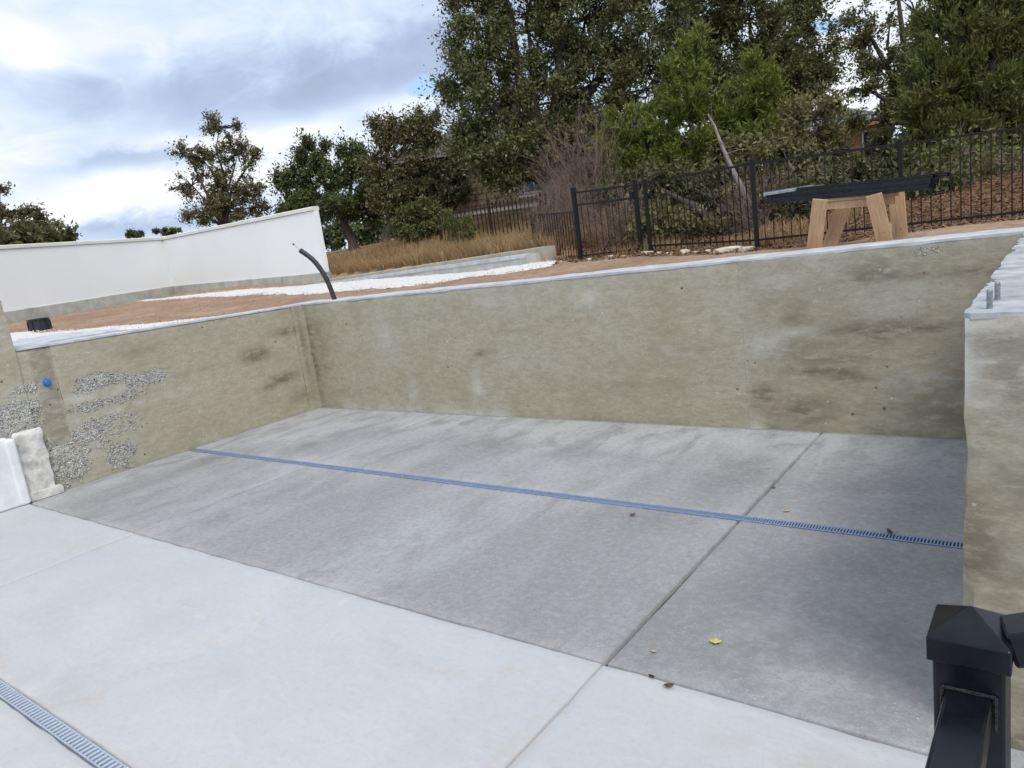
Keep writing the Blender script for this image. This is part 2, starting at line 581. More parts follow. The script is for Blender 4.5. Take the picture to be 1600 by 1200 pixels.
def ground_mat():
    """terrain: red brown dirt, straw under the grass, leaf litter, from the attributes 'straw' and 'litter'"""
    m, t, bs = new_mat('terrain_soil')
    p = t.pos()
    n1 = t.noise(p, 0.9, 6, 0.65, dist=0.5)
    n2 = t.noise(p, 7, 6, 0.7)
    n3 = t.noise(p, 40, 4, 0.7)
    c = t.ramp(n1, [(0.30, (0.290, 0.180, 0.115)), (0.5, (0.375, 0.250, 0.168)), (0.70, (0.46, 0.335, 0.240))])
    c = t.mix(t.math('MULTIPLY', t.fram(n2, 0.42, 0.70), 0.6), c, (0.215, 0.130, 0.085))
    c = t.mix(t.math('MULTIPLY', t.fram(n3, 0.55, 0.75), 0.5), c, (0.50, 0.37, 0.27))
    pv = t.voro(p, 9, 'F1')
    peb = t.math('MULTIPLY', t.fram(pv, 0.14, 0.06), t.fram(n1, 0.5, 0.66))
    c = t.mix(t.math('MULTIPLY', peb, 0.7), c, (0.62, 0.52, 0.43))
    straw = t.ramp(n2, [(0.3, (0.185, 0.125, 0.062)), (0.55, (0.31, 0.22, 0.115)), (0.75, (0.37, 0.285, 0.165))])
    c = t.mix(t.attr('straw'), c, straw)
    lit = t.ramp(t.noise(p, 11, 5, 0.75), [(0.3, (0.062, 0.036, 0.022)), (0.5, (0.165, 0.088, 0.048)), (0.72, (0.27, 0.160, 0.095))])
    c = t.mix(t.attr('litter'), c, lit)
    far = t.ramp(t.noise(p, 0.25, 5, 0.7), [(0.35, (0.05, 0.065, 0.03)), (0.65, (0.13, 0.12, 0.06))])
    c = t.mix(t.attr('far'), c, far)
    t.put(bs.inputs['Base Color'], c)
    bs.inputs['Roughness'].default_value = 0.95
    bs.inputs['Specular IOR Level'].default_value = 0.15
    t.put(bs.inputs['Normal'], t.bump(t.math('ADD', n2, t.math('MULTIPLY', n3, 0.5)), 0.7, 0.05))
    return m


def leaf_mat(name, cols, transl=0.22, rough=0.5, nscale=0.7, nmix=0.5, warm=(0.10, 0.075, 0.03)):
    """leaves differ one by one and by bough"""
    m, t, bs = new_mat(name)
    g = t.new('ShaderNodeNewGeometry')
    c = t.ramp(g.outputs['Random Per Island'], [(i / (len(cols) - 1), k) for i, k in enumerate(cols)])
    n = t.noise(t.pos(), nscale, 3, 0.6)
    c = t.mix(t.math('MULTIPLY', t.fram(n, 0.42, 0.68), nmix), c, warm)
    t.put(bs.inputs['Base Color'], c)
    bs.inputs['Roughness'].default_value = rough
    bs.inputs['Specular IOR Level'].default_value = 0.18
    tr = t.new('ShaderNodeBsdfTranslucent')
    t.put(tr.inputs['Color'], t.mix(0.5, c, (0.16, 0.17, 0.04)))
    ms = t.new('ShaderNodeMixShader')
    ms.inputs[0].default_value = transl
    t.l.new(bs.outputs[0], ms.inputs[1])
    t.l.new(tr.outputs[0], ms.inputs[2])
    out = [n_ for n_ in t.n if n_.type == 'OUTPUT_MATERIAL'][0]
    t.l.new(ms.outputs[0], out.inputs[0])
    return m


def bark_mat(name, col, scale=9.0):
    m, t, bs = new_mat(name)
    v = t.pos((1, 1, 0.25))
    n = t.noise(v, scale, 6, 0.7, dist=0.4)
    t.put(bs.inputs['Base Color'], t.ramp(n, [(0.32, tuple(c * 0.45 for c in col)), (0.7, col)]))
    bs.inputs['Roughness'].default_value = 0.95
    bs.inputs['Specular IOR Level'].default_value = 0.15
    t.put(bs.inputs['Normal'], t.bump(n, 0.8, 0.03))
    return m


def black_paint(name, rough, bumpy=0.0, col=(0.012, 0.013, 0.016)):
    m, t, bs = new_mat(name)
    v = t.pos()
    n = t.noise(v, 22, 5, 0.6)
    c = t.ramp(n, [(0.35, tuple(k * 0.8 for k in col)), (0.7, tuple(k * 1.5 for k in col))])
    dust = t.fram(t.noise(t.pos(), 6, 6, 0.75, dist=0.8), 0.58, 0.80)
    c = t.mix(t.math('MULTIPLY', dust, 0.05), c, (0.25, 0.24, 0.22))
    t.put(bs.inputs['Base Color'], c)
    t.put(bs.inputs['Roughness'], t.fram(n, 0.3, 0.7, rough * 0.85, rough * 1.2))
    bs.inputs['Specular IOR Level'].default_value = 0.28
    if bumpy:
        t.put(bs.inputs['Normal'], t.bump(t.noise(v, 320, 3, 0.6), bumpy, 0.001))
    return m


def wood_mat():
    m, t, bs = new_mat('raw_lumber')
    v = t.coord('Object', (14, 14, 1.2))
    n = t.noise(v, 3.0, 6, 0.65, dist=1.2)
    c = t.ramp(n, [(0.3, (0.37, 0.22, 0.11)), (0.55, (0.53, 0.35, 0.20)), (0.75, (0.63, 0.455, 0.29))])
    k = t.voro(t.coord('Object', (4, 4, 3)), 3.0, 'F1')
    c = t.mix(t.math('MULTIPLY', t.fram(k, 0.10, 0.04), 0.75), c, (0.10, 0.045, 0.025))
    oi = t.new('ShaderNodeObjectInfo')
    c = t.mix(t.math('MULTIPLY', oi.outputs['Random'], 0.3), c, (0.25, 0.13, 0.075))
    t.put(bs.inputs['Base Color'], c)
    bs.inputs['Roughness'].default_value = 0.75
    t.put(bs.inputs['Normal'], t.bump(n, 0.25, 0.004))
    return m


def stucco_mat():
    m, t, bs = new_mat('white_stucco')
    p = t.pos()
    n = t.noise(p, 0.7, 5, 0.6)
    c = t.ramp(n, [(0.3, (0.815, 0.84, 0.84)), (0.7, (0.86, 0.87, 0.855))])
    drip = t.fram(t.noise(t.pos((1.6, 1.6, 0.12)), 2.4, 5, 0.65), 0.60, 0.80)
    c = t.mix(t.math('MULTIPLY', drip, 0.15), c, (0.62, 0.62, 0.57))
    t.put(bs.inputs['Base Color'], c)
    bs.inputs['Roughness'].default_value = 0.85
    bs.inputs['Specular IOR Level'].default_value = 0.2
    t.put(bs.inputs['Normal'], t.bump(t.noise(p, 60, 3, 0.6), 0.25, 0.004))
    return m


M = {}
M['wall'] = wall_concrete()
M['slab'] = slab_concrete()
M['patio'] = patio_concrete()
M['ground'] = ground_mat()
M['skim'] = simple('pale_cement_skim', (0.51, 0.523, 0.54), 0.85, var=0.16, scale=4, bump=0.5, bscale=30, spec=0.25, coord='Object')
M['subbase'] = simple('subbase', (0.035, 0.033, 0.030), 0.95, bump=0.5)
M['foundation'] = simple('grey_green_footing_concrete', (0.46, 0.465, 0.42), 0.9, var=0.16, scale=2.5, bump=0.5, bscale=22, spec=0.2)
M['beige'] = simple('beige_kerb_concrete', (0.43, 0.395, 0.32), 0.9, var=0.12, scale=3, bump=0.4, bscale=25, spec=0.2)
M['stucco'] = stucco_mat()
M['cream'] = simple('cream_coping', (0.73, 0.71, 0.63), 0.8, var=0.06, scale=2, bump=0.2, spec=0.2)
M['trim'] = simple('white_plaster_trim', (0.76, 0.77, 0.76), 0.8, var=0.07, scale=4, bump=0.25, bscale=30, spec=0.2)
M['lime'] = simple('limestone', (0.62, 0.555, 0.455), 0.9, var=0.16, scale=6, bump=0.6, bscale=25, spec=0.2)
M['plasterblock'] = simple('rough_plaster', (0.64, 0.615, 0.565), 0.95, var=0.22, scale=7, bump=0.9, bscale=18, spec=0.15)
M['gravel'] = simple('white_gravel', (0.69, 0.665, 0.635), 0.9, var=0.14, scale=30, bump=0.8, bscale=60, spec=0.2, coord='Object')
M['pebble'] = simple('honeycomb_aggregate', (0.48, 0.465, 0.41), 0.85, var=0.3, scale=18, bump=0.3, spec=0.25)
M['fence'] = black_paint('black_fence_enamel', 0.6, 0.0, (0.008, 0.008, 0.009))
M['post'] = black_paint('black_powder_coat', 0.30, 0.15, (0.006, 0.007, 0.010))
M['weld'] = simple('weld_bead', (0.016, 0.017, 0.019), 0.55, var=0.5, scale=160, bump=0.8, bscale=260)
M['railblack'] = black_paint('stacked_rail_enamel', 0.30, 0.0, (0.013, 0.014, 0.018))
M['greysteel'] = simple('grey_steel', (0.36, 0.38, 0.41), 0.45, 0.6, var=0.2, scale=30)
M['galv'] = simple('galvanised_stub', (0.28, 0.31, 0.34), 0.5, 0.5, var=0.25, scale=60)
M['rust'] = bark_mat('old_brown_fence_metal', (0.055, 0.036, 0.026), 6)
M['grate_blue'] = simple('blue_grate', (0.205, 0.275, 0.41), 0.5, 0.0, var=0.18, scale=40, spec=0.4)
M['grate_pale'] = simple('pale_blue_grate', (0.40, 0.445, 0.52), 0.5, 0.0, var=0.14, scale=40, spec=0.4)
M['channel'] = simple('channel_inside', (0.055, 0.075, 0.115), 0.9, spec=0.1)
M['conduit'] = simple('black_conduit', (0.016, 0.016, 0.018), 0.45, var=0.3)
M['wire'] = simple('pale_wire', (0.45, 0.45, 0.43), 0.5)
M['bluecap'] = simple('blue_plastic', (0.025, 0.16, 0.60), 0.4, var=0.1)
M['wood'] = wood_mat()
M['leaf_brown'] = simple('dead_leaf', (0.13, 0.055, 0.028), 0.7, var=0.4, scale=60)
M['leaf_dark'] = simple('dark_leaf', (0.035, 0.022, 0.018), 0.7, var=0.3, scale=60)
M['leaf_yellow'] = simple('yellow_leaf', (0.58, 0.52, 0.13), 0.6, var=0.2, scale=60)
M['leaf_pink'] = simple('pale_leaf', (0.55, 0.40, 0.30), 0.7, var=0.2, scale=60)
M['stone'] = simple('tan_house_stone', (0.36, 0.27, 0.18), 0.9, var=0.2, scale=2, bump=0.6, bscale=14, spec=0.2)
M['mortar'] = simple('mortar', (0.42, 0.37, 0.30), 0.95, bump=0.4)
M['housewall'] = simple('tan_house_stucco', (0.27, 0.165, 0.095), 0.9, var=0.12, scale=1.5, bump=0.3, spec=0.2)
M['roof'] = simple('grey_shingle', (0.16, 0.155, 0.155), 0.85, var=0.2, scale=6, bump=0.5, bscale=20)
M['window_sky'] = simple('sky_tinted_window_glass', (0.16, 0.215, 0.25), 0.15, var=0.4, scale=1.5, spec=0.8)  # pale blue base colour stands in for the sky reflected in the pane
M['frame_white'] = simple('window_frame', (0.62, 0.62, 0.58), 0.6, var=0.06)

OAK = [(0.076, 0.090, 0.036), (0.118, 0.132, 0.052), (0.160, 0.170, 0.072), (0.205, 0.208, 0.105)]
M['oak'] = leaf_mat('live_oak_leaf', OAK, 0.2, 0.42, 0.8, 0.5, (0.135, 0.108, 0.05))
M['oak_green'] = leaf_mat('green_oak_leaf', [(0.066, 0.088, 0.036), (0.115, 0.138, 0.055), (0.165, 0.182, 0.078)], 0.2, 0.45, 0.8, 0.35, (0.11, 0.11, 0.045))
M['oak_brown'] = leaf_mat('brownish_oak_leaf', [(0.090, 0.088, 0.044), (0.160, 0.148, 0.070), (0.230, 0.212, 0.115)], 0.2, 0.45, 0.9, 0.5, (0.15, 0.105, 0.055))
M['juniper'] = leaf_mat('bright_juniper_needle', [(0.085, 0.115, 0.022), (0.150, 0.190, 0.036), (0.215, 0.250, 0.055), (0.27, 0.285, 0.075)], 0.3, 0.6, 1.2, 0.4, (0.15, 0.15, 0.045))
M['juniper_dark'] = leaf_mat('dark_juniper_needle', [(0.080, 0.105, 0.034), (0.140, 0.162, 0.050), (0.205, 0.215, 0.070)], 0.28, 0.6, 1.0, 0.55, (0.165, 0.13, 0.055))
M['scrub'] = leaf_mat('scrub_leaf', [(0.060, 0.070, 0.030), (0.110, 0.115, 0.050), (0.18, 0.17, 0.085)], 0.22, 0.55, 1.3, 0.5, (0.125, 0.10, 0.05))
M['yellow_scrub'] = leaf_mat('yellow_scrub_leaf', [(0.12, 0.115, 0.05), (0.20, 0.18, 0.08), (0.29, 0.245, 0.12)], 0.3, 0.6, 1.3, 0.4, (0.20, 0.14, 0.07))
M['hedge'] = leaf_mat('hedge_leaf', [(0.075, 0.085, 0.030), (0.140, 0.145, 0.048), (0.21, 0.205, 0.08)], 0.25, 0.5, 1.5, 0.3)
M['grass'] = leaf_mat('dry_grass_blade', [(0.24, 0.13, 0.065), (0.42, 0.26, 0.135), (0.56, 0.39, 0.225), (0.34, 0.26, 0.13)], 0.35, 0.7, 0.8, 0.45, (0.36, 0.19, 0.095))
M['bark'] = bark_mat('oak_bark', (0.105, 0.088, 0.072))
M['twig'] = bark_mat('grey_twig', (0.27, 0.195, 0.155), 14)
M['rwcap'] = simple('grey_cement_cap', (0.41, 0.42, 0.43), 0.88, var=0.24, scale=6, bump=0.3, bscale=60, spec=0.2)
M['deadwood'] = bark_mat('pale_dead_wood', (0.36, 0.315, 0.275), 12)

# ------------------------------------------------------------------ layout numbers (metres; slab floor at z = 0)
XL = -11.20      # inner face of left wall
YB = 8.44        # inner face of back wall
XR = -0.37       # inner face of right wall
YF = 3.405       # line where the white patio meets the grey slab
JX = (-8.15, -2.26)


def wall_top(x, y):
    """top of the retaining walls, a touch lower at the far left corner"""
    x = np.asarray(x, float)
    y = np.asarray(y, float)
    zb = 1.938 + 0.105 * np.clip((x + 11.2) / 11.0, -0.05, 1.2)
    zl = 1.938 + 0.092 * np.clip((8.44 - y) / 4.7, 0, 1)
    return np.where(x < -10.9, np.maximum(zl, 0), zb)


# terrain: thin plate spline through surveyed points
CTRL = np.array([
    (-11.6, 8.9, 1.90), (-8, 8.9, 1.945), (-4, 8.9, 1.985), (-1, 8.9, 2.01), (4, 8.9, 2.03),
    (-11.7, 6.5, 1.945), (-11.7, 4.0, 1.99), (-11.7, 1.0, 2.02), (-11.7, -6, 2.05), (-15.7, 5.3, 2.0), (-19.4, 7.0, 2.06),
    (-6.45, 10.49, 2.10), (-5.4, 10.92, 2.08), (-3.34, 9.87, 2.04), (-1.73, 10.54, 2.04), (-0.1, 11.2, 2.05),
    (-8.41, 12.0, 2.14), (-7.45, 10.88, 2.12), (-11.6, 12.1, 2.09), (-16.1, 13.1, 2.06),
    (-23.2, 7.6, 2.17), (-26.3, 14.3, 2.22), (-16.6, 13.4, 2.08), (-20.7, 4.4, 2.2), (-16, 9.5, 2.03), (-21, 11, 2.12),
    (-21.7, 19.4, 2.84), (-19.2, 20.0, 2.85), (-15.3, 19.2, 2.72), (-11.5, 16.9, 2.45), (-11.9, 19.3, 2.78),
    (-6.4, 15.7, 2.42), (-1.9, 18.0, 2.90), (-3.9, 16.4, 2.65), (-0.75, 14.9, 2.55), (3, 14, 2.5), (3, 20, 3.2),
    (-25.9, 22.6, 3.0), (-31, 20, 2.7), (-52, 18, 2.8), (-82, 14, 3.0), (-60, 60, 3.8), (-5, 60, 4.6), (40, 40, 4.4),
    (-120, 80, 4.0), (20, 15, 2.6), (15, 4, 2.2), (-40, -10, 2.4), (15, -20, 2.0), (-100, -40, 2.5), (60, 100, 5.0), (-18, 33, 3.7), (-6, 28, 3.6)])


def _tps(r2):
    return 0.5 * r2 * np.log(r2 + 1e-9)


_n = len(CTRL)
_d2 = ((CTRL[:, None, :2] - CTRL[None, :, :2]) ** 2).sum(-1)
_K = _tps(_d2) + np.eye(_n) * 0.6
_P = np.c_[np.ones(_n), CTRL[:, :2]]
_A = np.block([[_K, _P], [_P.T, np.zeros((3, 3))]])
_S = np.linalg.solve(_A, np.r_[CTRL[:, 2], 0, 0, 0])
LW_A, LW_B = np.array((-7.40, 10.86)), np.array((-17.2, 13.50))      # low kerb wall line
_lt = (LW_B - LW_A) / np.linalg.norm(LW_B - LW_A)
_ln = np.array((-_lt[1], _lt[0])) * (1 if (-_lt[1] * 0 + _lt[0] * 1) > 0 else -1)   # towards the field


def lw_side(x, y):
    s = (x - LW_A[0]) * _lt[0] + (y - LW_A[1]) * _lt[1]
    d = (x - LW_A[0]) * _ln[0] + (y - LW_A[1]) * _ln[1]
    return s, d


def tz(x, y, rough=True):
    x = np.atleast_1d(np.asarray(x, float))
    y = np.atleast_1d(np.asarray(y, float))
    xc, yc = np.clip(x, -120, 60), np.clip(y, -40, 100)
    r2 = (xc[:, None] - CTRL[None, :, 0]) ** 2 + (yc[:, None] - CTRL[None, :, 1]) ** 2
    z = np.dot(_tps(r2), _S[:_n]) + _S[_n] + _S[_n + 1] * xc + _S[_n + 2] * yc
    s, d = lw_side(x, y)
    along = sstep(-0.1, 0.25, s) * (1 - sstep(9.9, 10.6, s))
    z = z + 0.20 * along * sstep(0.18, 0.30, d) * (1 - sstep(1.5, 6.0, d))
    if rough:
        near = sstep(0.1, 1.0, np.maximum(y - 8.9, -11.6 - x))
        z = z + (fbm(x * 0.9, y * 0.9, 0, 3, 4) - 0.5) * 0.09 * near + (fbm(x * 5, y * 5, 0, 9, 3) - 0.5) * 0.035 * near
    return z


def tz1(x, y):
    return float(tz(x, y)[0])

# ================================================================== the setting
def build_terrain():
    def lines(dense0, dense1, step, far0, far1, marks):
        a = list(np.arange(dense0, dense1 + 1e-6, step))
        x = dense0
        s = step
        while x > far0:
            s *= 1.35
            x -= s
            a.append(x)
        x = dense1
        s = step
        while x < far1:
            s *= 1.35
            x += s
            a.append(x)
        for mk in marks:
            a = [v for v in a if abs(v - mk) > step * 0.45] + [mk]
        return np.array(sorted(a))
    xs = lines(-30, 6, 0.22, -900, 600, (-11.55, 0.05, 8.0))
    ys = lines(2, 24, 0.22, -200, 1200, (8.80, 3.80, -8.0))
    X, Y = np.meshgrid(xs, ys)
    Z = tz(X.ravel(), Y.ravel()).reshape(X.shape)
    nx, ny = len(xs), len(ys)
    idx = np.arange(nx * ny).reshape(ny, nx)
    F = np.stack([idx[:-1, :-1], idx[:-1, 1:], idx[1:, 1:], idx[1:, :-1]], -1).reshape(-1, 4)
    cx = ((X[:-1, :-1] + X[1:, 1:]) / 2).ravel()
    cy = ((Y[:-1, :-1] + Y[1:, 1:]) / 2).ravel()
    pit = ((cx > -11.55) & (cx < 0.05) & (cy < 8.8) & (cy > -8)) | ((cx >= 0.05) & (cx < 8) & (cy < 3.8) & (cy > -8))
    F = F[~pit]
    me = npmesh('ground', np.c_[X.ravel(), Y.ravel(), Z.ravel()], F, True)
    x, y = X.ravel(), Y.ravel()
    s, d = lw_side(x, y)
    wob = (fbm(x * 0.8, y * 0.8, 0, 31, 4) - 0.5)
    straw = sstep(0.1, 0.4, d + wob * 0.3) * sstep(-1.5, 0.5, s)
    # litter behind the black fence
    fx = np.array([-30, -8.4, -6.45, -5.4, -3.34, -1.73, -0.1, 40])
    fy = np.array([30, 12.0, 10.45, 10.9, 9.85, 10.5, 11.2, 14])
    beh = y - np.interp(x, fx, fy)
    litter = sstep(-0.1, 0.9, beh + wob * 1.2) * (1 - sstep(1.5, 4.5, s))
    straw = straw * (1 - litter)
    far = np.clip(sstep(26, 40, np.hypot(x + 5, y - 8)), 0, 1)
    setattr_v(me, 'straw', straw)
    setattr_v(me, 'litter', litter)
    setattr_v(me, 'far', far)
    tag(link('ground', me, M['ground']), kind='structure')


build_terrain()

# sub-base under the slabs
sb = MB().box(-11.6, 8, -8, 8.6, -0.30, -0.05).build('subbase', M['subbase'])
tag(sb, kind='structure')


def gauss(u, v, items):
    r = np.zeros_like(u)
    for (a, b, ra, rb, k) in items:
        r = np.maximum(r, k * np.exp(-((u - a) / ra) ** 2 - ((v - b) / rb) ** 2))
    return r


def slab_panel(name, x0, x1, y0, y1, ztop, res, m, parent, seed, pale, stain_dark, ragged=0.006):
    """one poured slab: gridded top with a slightly ragged, eased outline and a skirt"""
    nx, ny = max(2, int((x1 - x0) / res)), max(2, int((y1 - y0) / res))
    xs = np.linspace(x0, x1, nx + 1)
    ys = np.linspace(y0, y1, ny + 1)
    e = 0.012
    xs = np.r_[x0, x0 + e, xs[1:-1], x1 - e, x1]
    ys = np.r_[y0, y0 + e, ys[1:-1], y1 - e, y1]
    X, Y = np.meshgrid(xs, ys)
    Z = ztop + (fbm(X * 0.7, Y * 0.7, 0, seed, 3) - 0.5) * 0.008
    edge = np.zeros_like(X)
    edge[0, :] = edge[-1, :] = 1
    edge[:, 0] = edge[:, -1] = 1
    Z = Z - edge * 0.007
    jx = (fbm(X * 5, Y * 5, 0, seed + 1, 4) - 0.5) * 2 * ragged
    jy = (fbm(X * 5, Y * 5, 7, seed + 2, 4) - 0.5) * 2 * ragged
    X2, Y2 = X.copy(), Y.copy()
    X2[:, :2] += jx[:, :2]
    X2[:, -2:] += jx[:, -2:]
    Y2[:2, :] += jy[:2, :]
    Y2[-2:, :] += jy[-2:, :]
    nyy, nxx = X.shape
    idx = np.arange(nxx * nyy).reshape(nyy, nxx)
    F = np.stack([idx[:-1, :-1], idx[:-1, 1:], idx[1:, 1:], idx[1:, :-1]], -1).reshape(-1, 4)
    V = np.c_[X2.ravel(), Y2.ravel(), Z.ravel()]
    ring = np.r_[idx[0, :], idx[1:, -1], idx[-1, -2::-1], idx[-2:0:-1, 0]]
    low = V[ring].copy()
    low[:, 2] = ztop - 0.09
    k = len(ring)
    b = len(V)
    V = np.r_[V, low]
    r2 = np.roll(ring, -1)
    a0 = b + np.arange(k)
    a1 = np.roll(a0, -1)
    F = np.r_[F, np.c_[ring, a0, a1, r2]]
    me = npmesh(name, V, F, True)
    setattr_v(me, 'pale', pale(V[:, 0], V[:, 1]))
    setattr_v(me, 'stain_dark', stain_dark(V[:, 0], V[:, 1]))
    return link(name, me, m, parent)


def slab_pale(x, y):
    back = 1.5 * np.exp(-((YB - y) / (0.85 + 0.5 * fbm(x * 0.7, y * 0, 0, 71, 3))) ** 1.4)
    lft = 1.3 * np.exp(-((x - XL) / 0.55) ** 1.5) + 0.7 * np.exp(-((x + 10.2) / 0.5) ** 2) * sstep(5.9, 7.2, y) + 0.9 * np.exp(-((x + 9.6) / 0.7) ** 2 - ((y - 6.9) / 0.35) ** 2)
    rgt = 0.7 * np.exp(-np.abs(XR + 0.15 - x) / 0.22)
    jn = 0.25 * np.exp(-np.abs(y - 5.8) / 0.25)
    jj = 0.35 * np.exp(-np.abs(x - JX[1] + 0.12) / 0.10) + 0.22 * np.exp(-np.abs(x - JX[0]) / 0.35)
    diag = sstep(0.46, 0.66, fbm((x - 0.15 * y) * 0.75, y * 0.22, 0, 41, 4)) * 0.42
    frt = 0.35 * np.exp(-(y - YF) / 0.12)
    cen = 0.25 * np.exp(-((x + 5.4) / 1.0) ** 2 - ((y - 4.3) / 0.9) ** 2)
    return np.clip(np.maximum.reduce([back, lft, rgt]) + jn + jj + diag + frt + cen, 0, 1)


def slab_stain_shade(x, y):
    g = gauss(x, y, [(-10.2, 5.6, 0.8, 0.45, 0.7), (-9.1, 6.6, 0.25, 0.9, 0.7), (-7.6, 4.6, 0.25, 1.3, 0.6), (-6.2, 7.1, 1.2, 0.28, 0.8), (-4.6, 7.0, 0.9, 0.3, 0.7),
                     (-2.6, 6.9, 0.35, 0.75, 0.8), (-1.5, 6.7, 0.6, 0.4, 0.7), (-1.3, 4.2, 0.7, 1.0, 0.75), (-1.1, 5.35, 0.7, 0.3, 0.55), (-3.1, 5.5, 0.6, 0.25, 0.6)])
    dark_r = 0.05 * sstep(JX[1] - 0.05, JX[1] + 0.1, x)  # right bay a touch darker, partly the side wall's shade put into colour
    return np.clip(g + dark_r, 0, 1)


pad = empty('slab_floor')
tag(pad, 'grey damp concrete floor slab between the retaining walls', None, None, 'structure')
g = 0.007
sd_ = 100
for (a, b) in ((XL - 0.05, JX[0] - g * 0.6), (JX[0] + g * 0.6, JX[1] - g * 2.1), (JX[1] + g * 2.1, 0.1)):
    for (c, d) in ((YF + 0.020, 5.752), (5.870, YB + 0.03)):
        sd_ += 7
        slab_panel('slab_panel', a, b, c, d, -0.010, 0.09, M['slab'], pad, sd_, slab_pale, slab_stain_shade, 0.005)

patio = empty('patio')
tag(patio, 'white concrete patio in front of the grey slab', None, None, 'structure')


def patio_stain(x, y):
    return np.clip(gauss(x, y, [(-0.9, 3.1, 0.7, 0.12, 0.8), (-1.75, 2.6, 0.25, 0.18, 0.6), (-2.3, 2.2, 0.08, 1.5, 0.55), (-3.3, 2.9, 0.5, 0.06, 0.4), (-5.6, 1.6, 0.4, 0.2, 0.5),
                                (-8.3, 3.0, 0.6, 0.2, 0.35), (-6.9, 2.1, 0.3, 0.12, 0.5)]) + 0.35 * np.exp(-np.abs(y - 1.44) / 0.03), 0, 1)


def zero(x, y):
    return np.zeros_like(x)


for (a, b) in ((-11.6, JX[0] - g * 0.6), (JX[0] + g * 0.6, JX[1] - g), (JX[1] + g, 8.0)):
    for (c, d) in ((1.425, YF - 0.004), (-8.0, 1.315)):
        sd_ += 7
        slab_panel('patio_panel', a, b, c, d, 0.0, 0.07, M['patio'], patio, sd_, zero, patio_stain, 0.013)

# ------------------------------------------------------------------ retaining walls
BS = [(-11.12, 1.0, 0.07, 1.2, 0.9), (-10.9, 1.2, 0.25, 0.8, 0.35), (-8.0, 1.6, 0.2, 0.06, 0.4), (-7.15, 0.95, 0.18, 0.05, 1.0), (-1.55, 1.16, 0.42, 0.075, 1.3), (-1.2, 1.14, 0.25, 0.05, 1.0), (-2.25, 0.70, 0.35, 0.06, 1.1), (-2.0, 0.66, 0.16, 0.05, 1.3),  # first two entries: darker band down the left corner
      (-2.9, 0.42, 0.16, 0.10, 1.1), (-2.6, 0.22, 0.45, 0.10, 0.55), (-2.3, 0.28, 0.5, 0.05, 0.55), (-2.55, 1.50, 0.25, 0.02, 0.9), (-1.3, 1.72, 0.6, 0.04, 0.75), (-0.7, 1.7, 0.4, 0.05, 0.7), (-0.6, 0.2, 0.5, 0.12, 0.6),
      (-0.6, 1.0, 0.2, 0.5, 0.5), (-2.1, 0.82, 0.5, 0.04, 0.9), (-6.5, 1.3, 0.5, 0.04, 0.35), (-4.6, 0.5, 0.8, 0.05, 0.4)]
BP = [(-8.7, 0.35, 0.12, 0.22, 0.7), (-7.3, 0.42, 0.12, 0.22, 0.8), (-2.85, 1.02, 0.2, 0.14, 0.9), (-1.25, 0.60, 0.25, 0.06, 1.0), (-4.0, 0.95, 0.25, 0.05, 0.7), (-5.2, 1.70, 0.4, 0.12, 0.6), (-2.6, 1.72, 0.3, 0.08, 0.5),
      (-2.5, 1.15, 0.3, 0.05, 0.7), (-3.06, 0.9, 0.03, 0.6, 0.6), (-1.4, 1.45, 0.6, 0.18, 0.35), (-9.2, 1.2, 0.3, 0.4, 0.3), (-6.6, 1.75, 0.6, 0.12, 0.45)]
LS = [(7.3, 1.22, 0.28, 0.11, 1.3), (7.75, 0.70, 0.30, 0.09, 1.2), (8.0, 1.50, 0.28, 0.08, 1.0), (7.5, 0.62, 0.2, 0.05, 0.9), (8.3, 1.2, 0.06, 0.8, 0.8), (8.1, 0.3, 0.3, 0.15, 0.6), (6.2, 1.2, 0.6, 0.05, 0.35), (5.4, 1.7, 0.4, 0.08, 0.4)]  # the tall narrow entry darkens the strip by the back corner
HONEY = [(4.70, 1.36, 0.26, 0.085, 90), (5.37, 1.27, 0.30, 0.075, 90), (4.62, 1.06, 0.46, 0.06, 90), (4.30, 0.60, 0.55, 0.15, 420), (3.97, 0.34, 0.24, 0.33, 480),
         (3.60, 1.20, 0.22, 0.16, 230), (3.86, 1.49, 0.20, 0.05, 60), (4.76, 0.20, 0.16, 0.16, 110), (3.55, 1.0, 0.25, 0.12, 160), (4.62, 0.78, 0.35, 0.06, 120)]


def honey_mask(y, z):
    """ragged patches where the cement paste is missing"""
    hn = gauss(y, z, [(a, b, c * 1.35, d * 1.45, 1.0) for (a, b, c, d, n) in HONEY])
    n1 = fbm(y * 4.5, z * 8.0, 0, 55, 5, 0.62)
    m_ = sstep(0.14, 0.80, hn * (0.15 + 1.5 * n1) + (n1 - 0.5) * 0.45)
    m_ = m_ * (1 - ((np.abs(y - 4.02) < 0.135) & (z > 0.62)))
    return m_ * (hn > 0.12)


